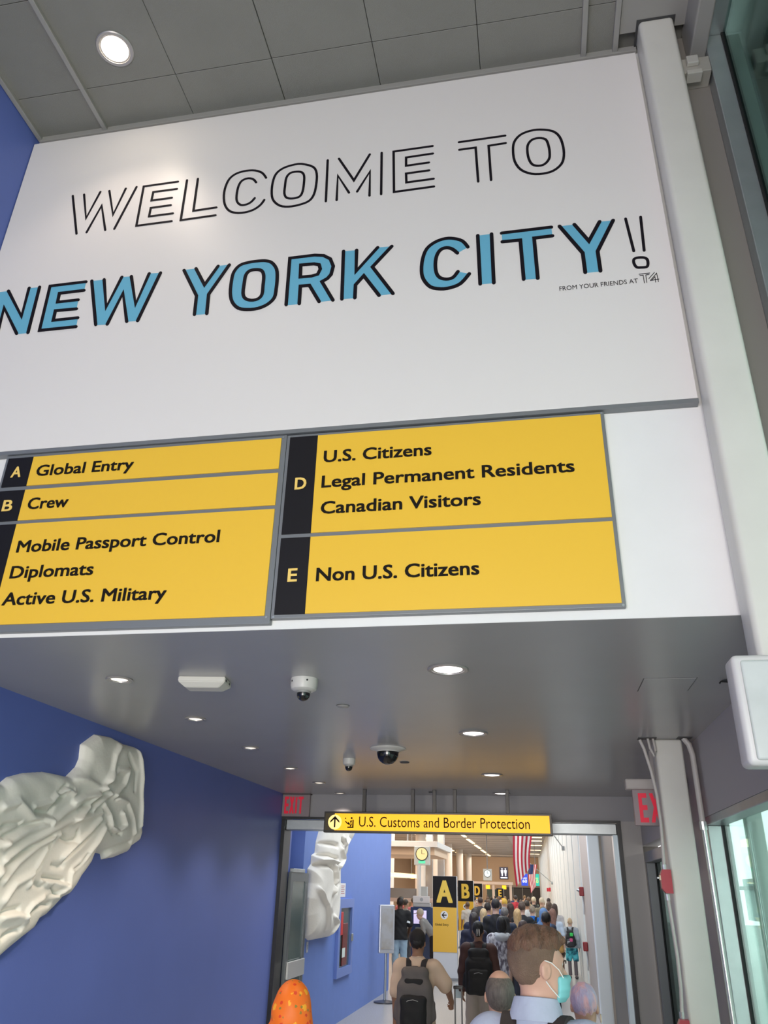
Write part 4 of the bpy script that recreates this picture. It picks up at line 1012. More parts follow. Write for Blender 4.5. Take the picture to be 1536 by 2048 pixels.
# gate banners 60
for x, c_, c2_, lb in ((-1.17, (0.02, 0.06, 0.55), (0.75, 0.8, 0.9), 'blue hanging screen sign showing 60, behind the large flag'), (-0.37, (0.02, 0.42, 0.34), (0.55, 0.9, 0.2), 'green hanging screen sign showing 60, behind the small flag')):
    t = thing('screen_sign', lb, 'sign', (x, 62, 2.38))
    MB().box((-0.23, -0.03, 0), (0.23, 0.03, 0.78), 0.006).build('screen', mat('scr_%d' % int(c_[2] * 100), c_, 0.3, emit=c_, estr=0.8), t)
    text('60', -0.15, 0.17, 0.20, 0.20, -0.034, mat('num_%d' % int(c_[2] * 100), c2_, emit=c2_, estr=0.6), t, 0.02)
    b = MB(); b.box((-0.05, -0.034, 0.50), (0.17, -0.031, 0.53)); b.box((-0.10, -0.034, 0.44), (0.17, -0.031, 0.465)); b.build('text_bar', mat('num_%d' % int(c_[2] * 100), c2_), t)
    MB().cyl((0, 0, 0.78), (0, 0, HH - 2.38), 0.02, n=8).build('rod', GREYF, t)
# small yellow lane signs and far beam
for x, lb in ((-4.35, 'small yellow lane sign on the far beam, left of the E totem'), (-3.02, 'small yellow lane sign on the far beam, directly over the E totem')):
    t = thing('lane_sign', lb, 'sign', (x, 71.15, 2.12))
    MB().box((-0.17, -0.1, 0), (0.17, 0.1, 0.30), 0.03).build('body', mat('lane_yellow', (0.95, 0.6, 0.02), emit=(1.0, 0.6, 0.02), estr=0.7), t)
    MB().cyl((0, 0, 0.3), (0, 0, 0.33), 0.02, n=8).build('rod', GREYF, t)
t = thing('lane_sign', 'small yellow and black lane sign above the inspection desks at left', 'sign', (-5.6, 37.2, 2.40))
MB().box((-0.03, -0.1, 0), (0.12, 0.1, 0.20), 0.02).build('body', mat('lane_yellow', (0.95, 0.6, 0.02)), t)
MB().box((-0.18, -0.1, 0.0), (-0.03, 0.1, 0.20), 0.01).build('end_box', BLACK, t)
MB().cyl((0, 0, 0.2), (0, 0, HH - 2.413), 0.012, n=8).build('rod', GREYF, t)
t = thing('desk_gantry', 'long beige gantry beam and booths across the far end of the hall', 'gantry', (-5.2, 71, 0))
MB().box((-4, 0, 2.45), (2.9, 0.3, 2.66)).build('beam', mat('pale_beam', (0.62, 0.50, 0.42), 0.5), t)
for x in (-3.5, -1.4, 1.2, 2.6):
    MB().box((x, 0.05, 0), (x + 0.2, 0.25, 2.45)).build('upright', mat('pale_beam', (0.62, 0.50, 0.42)), t)
MB().box((0.7, 1.2, 0), (1.9, 1.4, 2.1)).build('glass_booth', mat('dark_green_glass', (0.05, 0.08, 0.07), 0.2), t)
MB().box((-2.0, 1.2, 1.5), (0.2, 1.4, 2.2)).build('booth_panel', mat('dim_panel', (0.2, 0.19, 0.16), 0.4), t)
# inspection desks at left
t = thing('inspection_desk', 'long grey and wood inspection counter beneath the canopy at left', 'desk', (-8.8, 33.0, 0))
MB().box((0, 0, 0), (4.6, 1.0, 1.15), 0.01).build('counter', mat('counter_wood', (0.32, 0.2, 0.13), 0.4), t)
MB().box((0, -0.05, 1.55), (4.7, 1.0, 1.68), 0.01).build('upper_rail', mat('pink_beige_rail', (0.62, 0.48, 0.42), 0.4), t)
MB().box((2.3, 0.2, 1.68), (4.0, 0.7, 2.02), 0.01).build('screen_back', mat('grey_monitor_back', (0.35, 0.34, 0.33), 0.4), t)
for x in (0.1, 2.2, 4.45):
    MB().box((x, 0.0, 1.15), (x + 0.12, 0.12, 1.55)).build('upright', GREYF, t)
MB().box((4.15, -0.06, 1.1), (4.45, 0.2, 2.1), 0.01).build('camera_arm', mat('pale_blue_arm', (0.5, 0.56, 0.6), 0.3), t)
# curved light wing
t = thing('light_wing', 'glowing curved ribbed light fitting above the inspection desks', 'light fitting', (-8.6, 35.0, 2.58))
for k in range(3):
    MB().tube([(0, 0, -0.02 * k), (1.6, 0, 0.05 - 0.08 * k), (3.6, 0, -0.06 - 0.05 * k)], 0.03, 8).build('tube', mat('wing_glow', (1, 1, 1), emit=(1.0, 0.75, 0.45), estr=1.4), t)
b = MB(); b.lathe([(0.001, 0.0), (0.5, 0.03), (0.7, 0.10), (0.5, 0.15), (0.001, 0.16)], 24, axis_loc=(0.9, 0, -0.12)); b.build('shade', mat('shade_grey', (0.45, 0.44, 0.42), 0.4), t, True)
MB().cyl((1.0, 0, 0.1), (0.6, 0, 0.57), 0.015, n=6).build('cable', ALU, t)
MB().cyl((2.2, 0, 0.05), (1.9, 0, 0.57), 0.015, n=6).build('cable', mat('wing_glow', (1, 1, 1)), t)
# self-service kiosk
t = thing('kiosk', 'dark blue self-service kiosk with a lit lilac screen beside the A totem', 'kiosk', (-3.24, 23.4, 0))
KB = mat('kiosk_blue', (0.02, 0.045, 0.14), 0.35)
MB().box((-0.29, 0, 0), (0.29, 0.5, 0.98), 0.02).build('pedestal', KB, t)
sh_ = MB().box((-0.30, -0.03, 0.98), (0.30, 0.25, 1.58), 0.02).build('screen_housing', KB, t)
MB().box((-0.21, -0.036, 1.18), (0.14, -0.03, 1.50)).build('screen', mat('kiosk_screen', (0.5, 0.45, 0.7), emit=(0.62, 0.55, 0.82), estr=0.9), sh_)
MB().box((-0.16, -0.04, 0.99), (0.16, -0.03, 1.10)).build('shelf', mat('kiosk_grey', (0.25, 0.3, 0.3), 0.4), t)
MB().box((-0.24, 0.0, 1.58), (0.24, 0.2, 1.68), 0.02).build('camera_bar', mat('kiosk_light_grey', (0.5, 0.5, 0.5), 0.4), t)
MB().box((-0.24, -0.01, 1.68), (0.22, 0.05, 1.85), 0.008).build('header', mat('kiosk_header', (0.75, 0.72, 0.72), 0.4), t)
b = MB(); b.lathe([(0.03, -0.001), (0.045, -0.001), (0.045, 0.001), (0.03, 0.001)], 20, M=Matrix.Translation((0, -0.013, 1.765)) @ Matrix.Rotation(PI / 2, 4, 'X')); b.build('emblem', mat('kiosk_emblem', (0.4, 0.42, 0.45)), t)
# flags
def flag(loc, wd, ht, label, drop, stripes_n, canton, pole_a, pole_b, seed):
    t = thing('flag', label, 'flag', loc)
    fr = mat('flag_red', (0.50, 0.02, 0.05), 0.7); fwm = mat('flag_white', (0.80, 0.76, 0.74), 0.7); fb = mat('flag_navy', (0.02, 0.035, 0.12), 0.7)
    nu, nv = 26, 18
    def pos(u, v):
        fold = 0.10 * math.sin(u * 9 + seed) * (0.4 + 0.6 * v)
        x = (u - 0.5) * wd * (1 - 0.35 * v) + drop * v + 0.03 * math.sin(6 * v + seed)
        z = -v * ht * (1 - 0.25 * u * v) 
        return Vector((x, fold * wd, z))
    for s in range(stripes_n):
        bmm = bmesh.new(); vs = {}
        u0, u1 = s / stripes_n, (s + 1) / stripes_n
        for a_ in range(4):
            for v_ in range(nv + 1):
                vs[a_, v_] = bmm.verts.new(pos(u0 + (u1 - u0) * a_ / 3, v_ / nv))
        for a_ in range(3):
            for v_ in range(nv):
                bmm.faces.new((vs[a_, v_], vs[a_ + 1, v_], vs[a_ + 1, v_ + 1], vs[a_, v_ + 1]))
        me = bpy.data.meshes.new('stripe'); bmm.to_mesh(me); bmm.free()
        link('stripe', me, fr if s % 2 == 0 else fwm, t, True)
    bmm = bmesh.new(); vs = {}
    for a_ in range(7):
        for v_ in range(7):
            p = pos(0.0 + canton[0] * a_ / 6, canton[1] + (canton[2] - canton[1]) * v_ / 6); p.y -= 0.02
            vs[a_, v_] = bmm.verts.new(p)
    for a_ in range(6):
        for v_ in range(6):
            bmm.faces.new((vs[a_, v_], vs[a_ + 1, v_], vs[a_ + 1, v_ + 1], vs[a_, v_ + 1]))
    me = bpy.data.meshes.new('canton'); bmm.to_mesh(me); bmm.free()
    link('canton', me, fb, t, True)
    MB().cyl(pole_a, pole_b, 0.018, n=8).build('pole', ALU, t)
    MB().cyl(Vector(pole_b) - Vector((0.06, 0, 0)), Vector(pole_b) + Vector((0.04, 0, 0)), 0.07, n=12).build('wall_mount', ALU, t)
    return t
flag((-0.53, 28.4, 4.55), 0.74, 2.40, 'large striped American flag hanging in folds above the crowd', -0.05, 9, (0.45, 0.0, 0.16), (-0.1, 0, 0.75), (1.33, 0.8, -1.17), 0.4)
flag((-0.42, 45.0, 3.3), 0.42, 1.35, 'smaller American flag on a wall pole farther along the white fins', -0.03, 9, (0.62, 0.0, 0.35), (-0.18, 0, 0.10), (0.98, 0.3, -0.85), 2.0)
# red alarm devices on the hall wall
for x, y, z, s, lb in ((0.84, 19.0, 1.98, 0.18, 'red alarm horn high on the taupe return of the white column'), (0.835, 19.0, 0.95, 0.17, 'red alarm pull box low on the taupe return of the white column')):
    t = thing('alarm_device', lb, 'alarm box', (x, y, z))
    MB().box((-0.05, -0.08, 0), (0.045, 0.08, s), 0.015).build('box', mat('deep_red_box', (0.22, 0.01, 0.015), 0.4), t)
    if z > 1.5: MB().cyl((-0.10, 0, s * .7), (-0.05, 0, s * .6), 0.02, 0.04, n=12).build('horn', ALU, t)
    MB().tube([(0.02, 0, -0.35), (0.03, 0, -0.15), (0.02, 0, 0.0)], 0.014, 8).build('conduit', pipes, t)
for px, py, lb in ((0.42, 55.0, 'tiny red alarm box far along the white fins, left one'), (0.50, 50.0, 'tiny red alarm box far along the white fins, right one')):
    t = thing('alarm_device', lb, 'alarm box', (px - 0.06, py, 2.05))
    MB().box((-0.05, -0.08, 0), (0.06, 0.08, 0.2), 0.015).build('box', mat('alarm_bright_red', (0.7, 0.02, 0.05), 0.4), t)

# ================================================================== PEOPLE
def M_(c, r=0.75, **k):
    key = 'cloth_%02x%02x%02x' % tuple(int(min(1, x) * 255) for x in c)
    return mat(key, c, r, **k)
def skin_m(c): return mat('skin_%02x%02x%02x' % tuple(int(x * 255) for x in c), c, 0.5, spec=0.35, var=0.05, vscale=12)
def hair_m(c): return mat('hair_%02x%02x%02x' % tuple(int(x * 255) for x in c), c, 0.55, var=0.35, vscale=30, stretch=(3, 3, 0.5), bump=0.35, bscale=60)

HP = (0, -0.01, 1.50)   # neck pivot
def head_prims(g=0.0):
    P = [ell((0, -.008, 1.655), (.075 + g, .096 + g, .098 + g), .02), ell((0, .03, 1.61), (.062 + g, .066 + g, .09 + g), .03), ell((0, .042, 1.56), (.050 + g, .046 + g, .04 + g), .03),
         ell((0, .072, 1.540), (.024 + g, .020 + g, .020 + g), .02),
         cap_((0, .092, 1.638), (0, .114, 1.600), .007 + g, .013 + g, .012), cap_((-.034, .080, 1.657), (.034, .080, 1.657), .013 + g, None, .015), ell((0, .090, 1.568), (.024, .011 + g, .011), .01)]
    return P
def face_detail():
    P = []
    for s in (-1, 1):
        P += [ell((s * .031, .100, 1.642), (.017, .012, .010), .012, '-'), ell((s * .078, -.006, 1.622), (.009, .021, .029), .008), cap_((s * .084, -.021, 1.638), (s * .083, -.018, 1.61), .0045, None, .006), ell((s * .092, .003, 1.626), (.0115, .012, .018), .003, '-')]
    return P
def hand(wr, d, n, side, curl=0.5, fs=1.0):
    wr, d, n = (np.array(v, float) for v in (wr, d, n))
    d /= np.linalg.norm(d); n -= d * (n @ d); n /= np.linalg.norm(n)
    s = np.cross(d, n) * side
    P = [cap_(wr, wr + d * .03, .024, .026, .015)]
    for i in range(4):
        o = (i - 1.5) * .020
        k0 = wr + d * .085 + s * o
        P.append(cap_(wr + d * .02 + s * o * .7, k0, .017, .012, .012))
        L = (.034, .040, .038, .030)[i]
        a1 = curl * .7; a2 = curl * 1.6
        p1 = k0 + (d * math.cos(a1) + n * math.sin(a1)) * L
        p2 = p1 + (d * math.cos(a2) + n * math.sin(a2)) * L * .8
        P += [cap_(k0, p1, .0095, .0085, .006), cap_(p1, p2, .0085, .007, .004)]
    t0 = wr + d * .025 - s * .030
    t1 = t0 + d * .035 - s * .022 + n * .012
    P += [cap_(wr + d * .01 - s * .012, t0, .016, .013, .012), cap_(t0, t1, .012, .010, .008), cap_(t1, t1 + d * .028 + n * .010, .010, .008, .004)]
    return P
DEF = {-1: ((-.225, -.03, 1.13), (-.235, .05, .89)), 1: ((.225, -.03, 1.13), (.235, .05, .89))}
def arm(side, arms):
    e, w_ = arms[side]
    return np.array((side * .175, -.005, 1.405)), np.array(e, float), np.array(w_, float)
def body_prims(arms=DEF, curl=0.5):
    P = [ell((0, -.005, 1.28), (.145, .095, .19), .03), ell((0, 0, 1.10), (.13, .09, .16), .04), ell((0, -.005, .95), (.155, .108, .13), .04), cap_((-.15, -.01, 1.405), (.15, -.01, 1.405), .052, None, .04),
         cap_((0, -.02, 1.38), (0, -.012, 1.49), .085, .055, .05), cap_((0, -.01, 1.45), (0, .005, 1.58), .055, None, .025)]
    L = []
    for s in (-1, 1):
        sh, e, w_ = arm(s, arms)
        P += [cap_(sh, e, .050, .039, .03), cap_(e, w_, .039, .027, .02)]
        d = w_ - e
        n = np.array((-s * 1.0, .0, .0)) if abs(d[2]) > .6 * np.linalg.norm(d) else np.array((0, 0, -1.0))
        P += hand(w_, d, n, -s if True else s, curl)
        L += [cap_((s * .085, 0, .90), (s * .095, .012, .50), .085, .055, .03), cap_((s * .095, .012, .50), (s * .095, -.03, .09), .055, .036, .02),
              cap_((s * .095, -.05, .04), (s * .11, .12, .030), .036, .028, .02)]
    return P, L
def shirt_prims(arms=DEF, sleeve='short', g=0.0):
    P = [ell((0, -.005, 1.28), (.162 + g, .112 + g, .20), .03), ell((0, 0, 1.08), (.155 + g, .112 + g, .19), .05), ell((0, -.003, .91), (.170 + g, .124 + g, .24), .05), cap_((-.15, -.01, 1.405), (.15, -.01, 1.405), .066 + g * .5, None, .04),
         cap_((0, -.02, 1.38), (0, -.012, 1.47), .095, .066, .05)]
    for s in (-1, 1):
        sh, e, w_ = arm(s, arms)
        if sleeve == 'short':
            P.append(cap_(sh, sh + (e - sh) * .78, .064 + g, .060 + g, .03))
        elif sleeve == 'long':
            P += [cap_(sh, e, .064 + g, .054 + g, .03), cap_(e, w_ - (w_ - e) * .08, .052 + g, .038 + g, .02)]
    return P
def leg_prims(style):
    P = [ell((0, -.003, .95), (.166, .120, .13), .04)]
    for s in (-1, 1):
        if style == 'trousers':
            P += [cap_((s * .085, 0, .90), (s * .098, .010, .50), .098, .074, .03), cap_((s * .098, .010, .50), (s * .098, -.02, .09), .074, .062, .02)]
        elif style == 'wide':
            P += [cap_((s * .085, 0, .90), (s * .10, .0, .50), .105, .10, .03), cap_((s * .10, .0, .50), (s * .105, -.01, .12), .10, .115, .02)]
        elif style == 'shorts':
            P += [cap_((s * .085, 0, .90), (s * .11, .010, .56), .105, .100, .03)]
    return P
def hair_prims(style):
    base = [ell((0, -.016, 1.668), (.083, .101, .098), .02)]
    face = [ell((0, .105, 1.605), (.080, .070, .085), .015, '-')]
    nape = [ell((0, .02, 1.50), (.12, .075, .085), .02, '-')]
    if style == 'short': return base + face + nape
    if style == 'buzz': return [ell((0, -.012, 1.660), (.0785, .099, .098), .02)] + face + nape
    if style == 'fringe': return [ell((0, -.010, 1.650), (.0800, .1005, .098), .02), ell((0, .015, 1.752), (.064, .090, .050), .012, '-')] + face + nape
    if style == 'long': return base + [cap_((0, -.055, 1.64), (0, -.075, 1.38), .078, .070, .04), ell((0, -.03, 1.56), (.092, .070, .13), .03)] + [ell((0, .11, 1.58), (.068, .085, .12), .02, '-')]
    if style == 'bob': return base + [ell((0, -.025, 1.60), (.092, .085, .11), .03)] + [ell((0, .11, 1.58), (.070, .085, .12), .02, '-')]
    if style == 'bun': return base + face + [cap_((0, -.10, 1.64), (0, -.125, 1.60), .035, .04, .02)]
    if style == 'pony': return base + face + [cap_((0, -.10, 1.68), (0, -.14, 1.62), .035, .04, .02), cap_((0, -.14, 1.62), (0, -.12, 1.42), .038, .018, .02)]
    if style == 'hood': return [ell((0, -.004, 1.655), (.094, .112, .114), .02), ell((0, -.03, 1.55), (.095, .10, .13), .05), ell((0, -.02, 1.43), (.16, .12, .10), .06), ell((0, .13, 1.60), (.062, .06, .085), .02, '-')]
    if style == 'cap': return [ell((0, -.006, 1.668), (.085, .103, .100), .02), rbx((0, .125, 1.668), (.062, .055, .008), .007, .02)]
    return base
hn = lambda X, Y, Z: (0.0022 * np.sin(90 * X + 25 * Z) * np.sin(75 * Y + 30 * Z) + 0.0018 * np.sin(160 * X + 40 * Y + 20 * Z)).astype(np.float32)
cn = lambda X, Y, Z: (0.0035 * np.sin(26 * X + 9 * Z + 2 * np.sin(14 * Z)) * np.sin(17 * Z + 12 * Y) + 0.002 * np.sin(48 * Z + 20 * X + 3 * np.sin(11 * X))).astype(np.float32)
def plane_lo(z): return lambda X, Y, Z: (z - Z) + 0 * X + 0 * Y
def plane_hi(z): return lambda X, Y, Z: (Z - z) + 0 * X + 0 * Y
NECK = [cap_((0, .0, 1.47), (0, .012, 1.66), .060, None, .01, '-')]
def tr_(P, bend, hy=0, hp=0, head=False):
    if head and (hy or hp):
        R = rot('Z', hy) @ rot('X', hp)
        P = [xform(p, R, HP) for p in P]
    if bend:
        R = rot('X', -bend)
        P = [xform(p, R, (0, 0, .96)) for p in P]
    return P
_mesh = {}
def cached(key, fn):
    if key not in _mesh: _mesh[key] = fn()
    return _mesh[key]
def put(name, me, m, parent):
    if len(me.materials) == 0: me.materials.append(None)
    o = bpy.data.objects.new(name, me)
    C.objects.link(o); o.parent = parent
    o.material_slots[0].link = 'OBJECT'
    o.material_slots[0].material = m
    return o
def person(label, loc, h, rz=0.0, skin=(.55, .33, .23), shirt=(.02, .02, .02), pants=(.03, .035, .05), hairc=(.03, .02, .015), style='short', sleeve='short', legs='trousers', arms=None, akey='d', bend=0.0, hy=0.0, hp=0.0,
           vox=.013, hem=.88, group=None, shirtm=None, pantsm=None, hairm=None, shoe=(.04, .04, .045), curl=.5, sg=0.0, hairname=None):
    arms_ = dict(DEF)
    if arms: arms_.update(arms)
    t = thing('person', label, 'person', loc, rz, group)
    t.scale = (h / 1.755,) * 3
    k = (akey, round(bend, 2), round(hy, 2), round(hp, 2), vox)
    def fb():
        b_, l_ = body_prims(arms_, curl)
        return sdf_mesh(tr_(b_, bend) + tr_(tr_(head_prims() + face_detail(), 0, hy, hp, True), bend) + l_, vox, name='body')
    put('body', cached(('body',) + k, fb), skin_m(skin), t)
    put('shirt', cached(('shirt', sleeve, sg, hem) + k, lambda: sdf_mesh(tr_(shirt_prims(arms_, sleeve, sg) + NECK, bend), vox, cuts=() if bend else (plane_lo(hem),), name='shirt', noise=cn)), shirtm or M_(shirt), t)
    put('trousers' if legs != 'shorts' else 'shorts', cached(('legs', legs, vox), lambda: sdf_mesh(leg_prims(legs), vox, cuts=(plane_hi(1.0),) + ((plane_lo(.5),) if legs == 'shorts' else (plane_lo(.05),)), name='trousers', noise=cn)), pantsm or M_(pants), t)
    if style != 'bald':
        nm = hairname or {'hood': 'headscarf', 'cap': 'cap'}.get(style, 'hair')
        put(nm, cached(('hair', style) + k, lambda: sdf_mesh(tr_(tr_(hair_prims(style), 0, hy, hp, True), bend), min(vox, .011), name='hair', noise=hn if style not in ('hood', 'cap', 'fringe') else None)), hairm or (hair_m(hairc) if style not in ('hood', 'cap') else M_(hairc)), t)
    def shoe_f(): return sdf_mesh([cap_((s * .095, -.055, .045), (s * .11, .125, .038), .046, .038, .02) for s in (-1, 1)], .012, cuts=(plane_lo(.002),), name='shoes')
    me = cached('shoes', lambda: shoe_f())
    put('shoes', me, M_(shoe, .5), t)
    return t
def backpack(label, t, col, col2, scale=1.0, big=1.0, patches=(), vox=.011, name='backpack', cat='backpack', straps=True, strapc=None):
    b = thing(name, label, cat, t.location, t.rotation_euler.z)
    b.scale = t.scale
    put('main_pouch', cached(('bp', big), lambda: sdf_mesh([rbx((0, -.20, 1.08), (.150 * big, .090, .17 * big), .07, .05), rbx((0, -.185, 1.28), (.118 * big, .068, .12 * big), .065, .07), cap_((-.15 * big, -.19, .98), (-.15 * big, -.19, 1.10), .035, .03, .02), cap_((.15 * big, -.19, .98), (.15 * big, -.19, 1.10), .035, .03, .02)], vox, noise=cn, name='pouch')), M_(col), b)
    put('front_pocket', cached(('bpp', big), lambda: sdf_mesh([rbx((0, -.285, 1.03), (.112 * big, .050, .125 * big), .045, .01), rbx((0, -.30, .99), (.085 * big, .050, .07 * big), .04, .02)], vox, noise=cn, name='pocket')), M_(col2), b)
    put('upper_pocket', cached(('bpu', big), lambda: sdf_mesh([rbx((0, -.245, 1.27), (.085 * big, .030, .055), .028, .01)], vox, name='pocket')), M_(col2), b)
    sc = strapc or col
    for s in (-1, 1):
        m = MB()
        P = [(s * .07, -.14, 1.36), (s * .078, -.11, 1.44), (s * .088, -.03, 1.482), (s * .096, .06, 1.455), (s * .105, .115, 1.36), (s * .12, .125, 1.22), (s * .15, .06, 1.08), (s * .165, -.08, 1.0)]
        pp = catmull(P, False, 4)
        for i in range(len(pp) - 1):
            a, c = Vector(pp[i]), Vector(pp[i + 1]); 
        rings = []
        for i, p in enumerate(pp):
            p = Vector(p); tt = (Vector(pp[min(i + 1, len(pp) - 1)]) - Vector(pp[max(i - 1, 0)])).normalized()
            out = Vector((p.x, p.y, 0)) if p.z < 1.40 else Vector((0, 0, 1)); out = (out - tt * out.dot(tt)).normalized(); sd = tt.cross(out)
            rings.append([m.bm.verts.new(p + sd * a_ * .028 + out * b_ * .007) for a_, b_ in ((-1, -1), (1, -1), (1, 1), (-1, 1))])
        for i in range(len(rings) - 1):
            for q in range(4):
                m.bm.faces.new((rings[i][q], rings[i][(q + 1) % 4], rings[i + 1][(q + 1) % 4], rings[i + 1][q]))
        m.bm.faces.new(rings[0]); m.bm.faces.new(rings[-1])
        m.build('strap', M_(sc), b, True)
    MB().tube([(-.03, -.175, 1.375), (-.022, -.18, 1.425), (.022, -.18, 1.425), (.03, -.175, 1.375)], .008, 8).build('handle', M_(sc), b, True)
    MB().tube([(-.085 * big, -.318, 1.10), (-.05, -.333, 1.135), (0, -.335, 1.145), (.05, -.333, 1.135), (.085 * big, -.318, 1.10)], .004, 6).build('zip', M_((.3, .3, .3), .3), b, True)
    for (x, z, c) in patches:
        MB().box((x - .05, -.345, z - .05), (x + .05, -.29, z + .05), .02).build('patch', M_(c), b)
    return b

W_S, T_S, B_S, D_S = (.62, .40, .30), (.50, .29, .19), (.30, .16, .10), (.10, .05, .03)
SP = 0.0
crowd = [
 ('dark haired woman in a navy top far left of the crowd, beside the B totem', -1.31, 17.0, 1.72, T_S, (.015, .018, .04), 'long', (.03, .02, .015), 'short', 0.1),
 ('man with dark hair and royal blue shirt behind the woman in navy', -1.147, 18.5, 1.80, T_S, (.02, .06, .35), 'short', (.02, .015, .012), 'short', -.1),
 ('tall broad man with black hair in a black t-shirt, center of the crowd', -0.82, 15.5, 1.91, W_S, (.008, .008, .009), 'short', (.015, .011, .010), 'short', 0.0),
 ('bald pink headed man just right of the tall man in black', -1.40, 30.0, 1.76, W_S, (.5, .5, .5), 'bald', (0, 0, 0), 'short', 0.0),
 ('person in a yellow knitted cap and blue jacket', -1.022, 24.0, 1.84, W_S, (.03, .12, .4), 'cap', (.75, .48, .08), 'long', 0.0),
 ('woman with long dark brown hair and black top behind the grey haired man', -0.69, 19.0, 1.80, T_S, (.012, .012, .012), 'long', (.045, .025, .018), 'long', 0.1),
 ('grey haired man in a dark navy shirt beside the tall man in black', -0.69, 16.0, 1.77, W_S, (.015, .025, .05), 'short', (.16, .15, .14), 'short', -.1),
 ('woman with long blonde hair in mid crowd', -0.495, 17.2, 1.73, W_S, (.20, .12, .09), 'long', (.50, .33, .15), 'short', 0.0),
 ('man with short brown hair, black polo shirt, right of the blonde woman', -0.421, 18.0, 1.84, W_S, (.012, .014, .018), 'short', (.08, .05, .035), 'short', 0.0),
 ('dark haired man in a white t-shirt', -0.43, 25.0, 1.80, T_S, (.7, .72, .72), 'short', (.04, .03, .025), 'short', 0.0),
 ('grey blond man in a bright blue t-shirt', -0.241, 20.5, 1.75, W_S, (.01, .16, .62), 'buzz', (.35, .28, .20), 'short', 0.0),
 ('brown haired person behind the bright blue t-shirt', -0.50, 32.5, 1.85, W_S, (.5, .4, .2), 'short', (.12, .07, .04), 'short', 0.2),
 ('person in a cream cap left of the other cream cap, far back', -0.291, 30.0, 1.87, W_S, (.03, .03, .03), 'cap', (.70, .60, .42), 'short', 0.0),
 ('person in a cream sun hat behind the denim headscarf', -0.019, 26.0, 1.88, W_S, (.25, .22, .15), 'cap', (.68, .60, .45), 'short', 0.1),
 ('dark haired man at the right back of the crowd near the white wall', 0.24, 34.0, 1.82, W_S, (.4, .35, .33), 'short', (.03, .02, .02), 'short', -.3),
 ('woman in a denim blue headscarf on the right of the crowd', 0.01, 16.2, 1.77, T_S, (.02, .03, .06), 'hood', (.10, .19, .36), 'long', 0.0),
 ('black haired man in an orange yellow shirt with blue straps', 0.039, 13.4, 1.77, B_S, (.72, .42, .13), 'short', (.008, .007, .007), 'short', 0.0),
 ('brown haired woman turning left near the white wall, mauve top', 0.163, 24.0, 1.80, W_S, (.35, .2, .2), 'bob', (.11, .07, .05), 'short', 0.5),
 ('woman with long brown hair in white close to the white wall', 0.29, 22.0, 1.78, T_S, (.62, .6, .6), 'long', (.07, .04, .03), 'short', -.2),
 ('woman with reddish brown hair and pale blue top by the white wall', 0.20, 19.0, 1.72, W_S, (.50, .58, .68), 'long', (.22, .11, .08), 'short', 0.0),
 ('woman with dark auburn hair and mauve top directly behind the masked man', -0.281, 12.2, 1.68, W_S, (.30, .22, .22), 'bob', (.05, .025, .02), 'short', 0.1),
 ('blonde woman partly hidden by the long dark haired woman', -1.199, 17.9, 1.70, W_S, (.5, .45, .42), 'long', (.55, .40, .22), 'short', 0.0),
 ('woman with long black hair and navy top, bare forearm, beside the A totem', -1.088, 13.9, 1.72, T_S, (.012, .013, .035), 'long', (.025, .016, .014), 'short', 0.1),
 ('dark haired man seen above the D totem base', -1.83, 26.0, 1.84, T_S, (.05, .05, .06), 'short', (.05, .03, .03), 'long', 0.3),
 ('person in a red shirt in the far middle of the crowd', -1.077, 36.0, 1.87, T_S, (.45, .03, .05), 'short', (.03, .02, .02), 'short', 0.0),
]
made = []
for lb, x, y, h, sk, sh, st, hc, sl, rz in crowd:
    x, y, h = x * 1.13, y * 1.13, 2.05 - (2.05 - h) * 1.13
    made.append(person(lb, (x, y, 0), h, rz, sk, sh, (.03, .035, .05), hc, st, sl))
# blue straps of the man in orange and the dark backpack of the bright blue t-shirt
backpack('navy backpack worn by the man in the orange yellow shirt', made[16], (.02, .03, .08), (.03, .04, .10))
backpack('black backpack worn by the man in the bright blue t-shirt', made[10], (.012, .012, .015), (.02, .02, .025))
rr_ = random.Random(11)
palette = [(.02, .02, .025), (.4, .38, .36), (.05, .08, .2), (.3, .05, .05), (.5, .48, .45), (.06, .06, .06), (.12, .16, .12), (.45, .3, .2)]
k_ = 0
for row in range(5):
    for c_ in range(6):
        y = 31 + row * 7 + rr_.uniform(-2, 2)
        x = -3.2 + c_ * 0.62 + rr_.uniform(-.15, .15) - row * .12
        if x > fx(y) - .5: continue
        st = rr_.choice(['short', 'long', 'bob', 'short', 'buzz', 'cap'])
        ci, hi_ = rr_.randrange(8), rr_.randrange(4)
        lb = 'traveller in %s with %s %s, %s row of queue, %s' % (['black', 'pale grey', 'dark blue', 'dark red', 'cream', 'charcoal', 'dark green', 'tan'][ci], ['black', 'brown', 'fair', 'dark'][hi_], {'short': 'short hair', 'long': 'long hair', 'bob': 'bobbed hair', 'buzz': 'cropped hair', 'cap': 'cap'}[st], ['fifth last', 'fourth last', 'third last', 'second last', 'last'][row], ['far left', 'left side', 'left of middle', 'right of middle', 'right side', 'far right'][c_])
        person(lb, (x, y, 0), rr_.uniform(1.62, 1.80), rr_.uniform(-.4, .4), rr_.choice([W_S, T_S, B_S]), palette[ci], (.04, .04, .05),
               [(.03, .02, .015), (.1, .06, .04), (.3, .2, .1), (.02, .02, .02)][hi_], st, 'short', group='distant travellers in the queue')
        k_ += 1
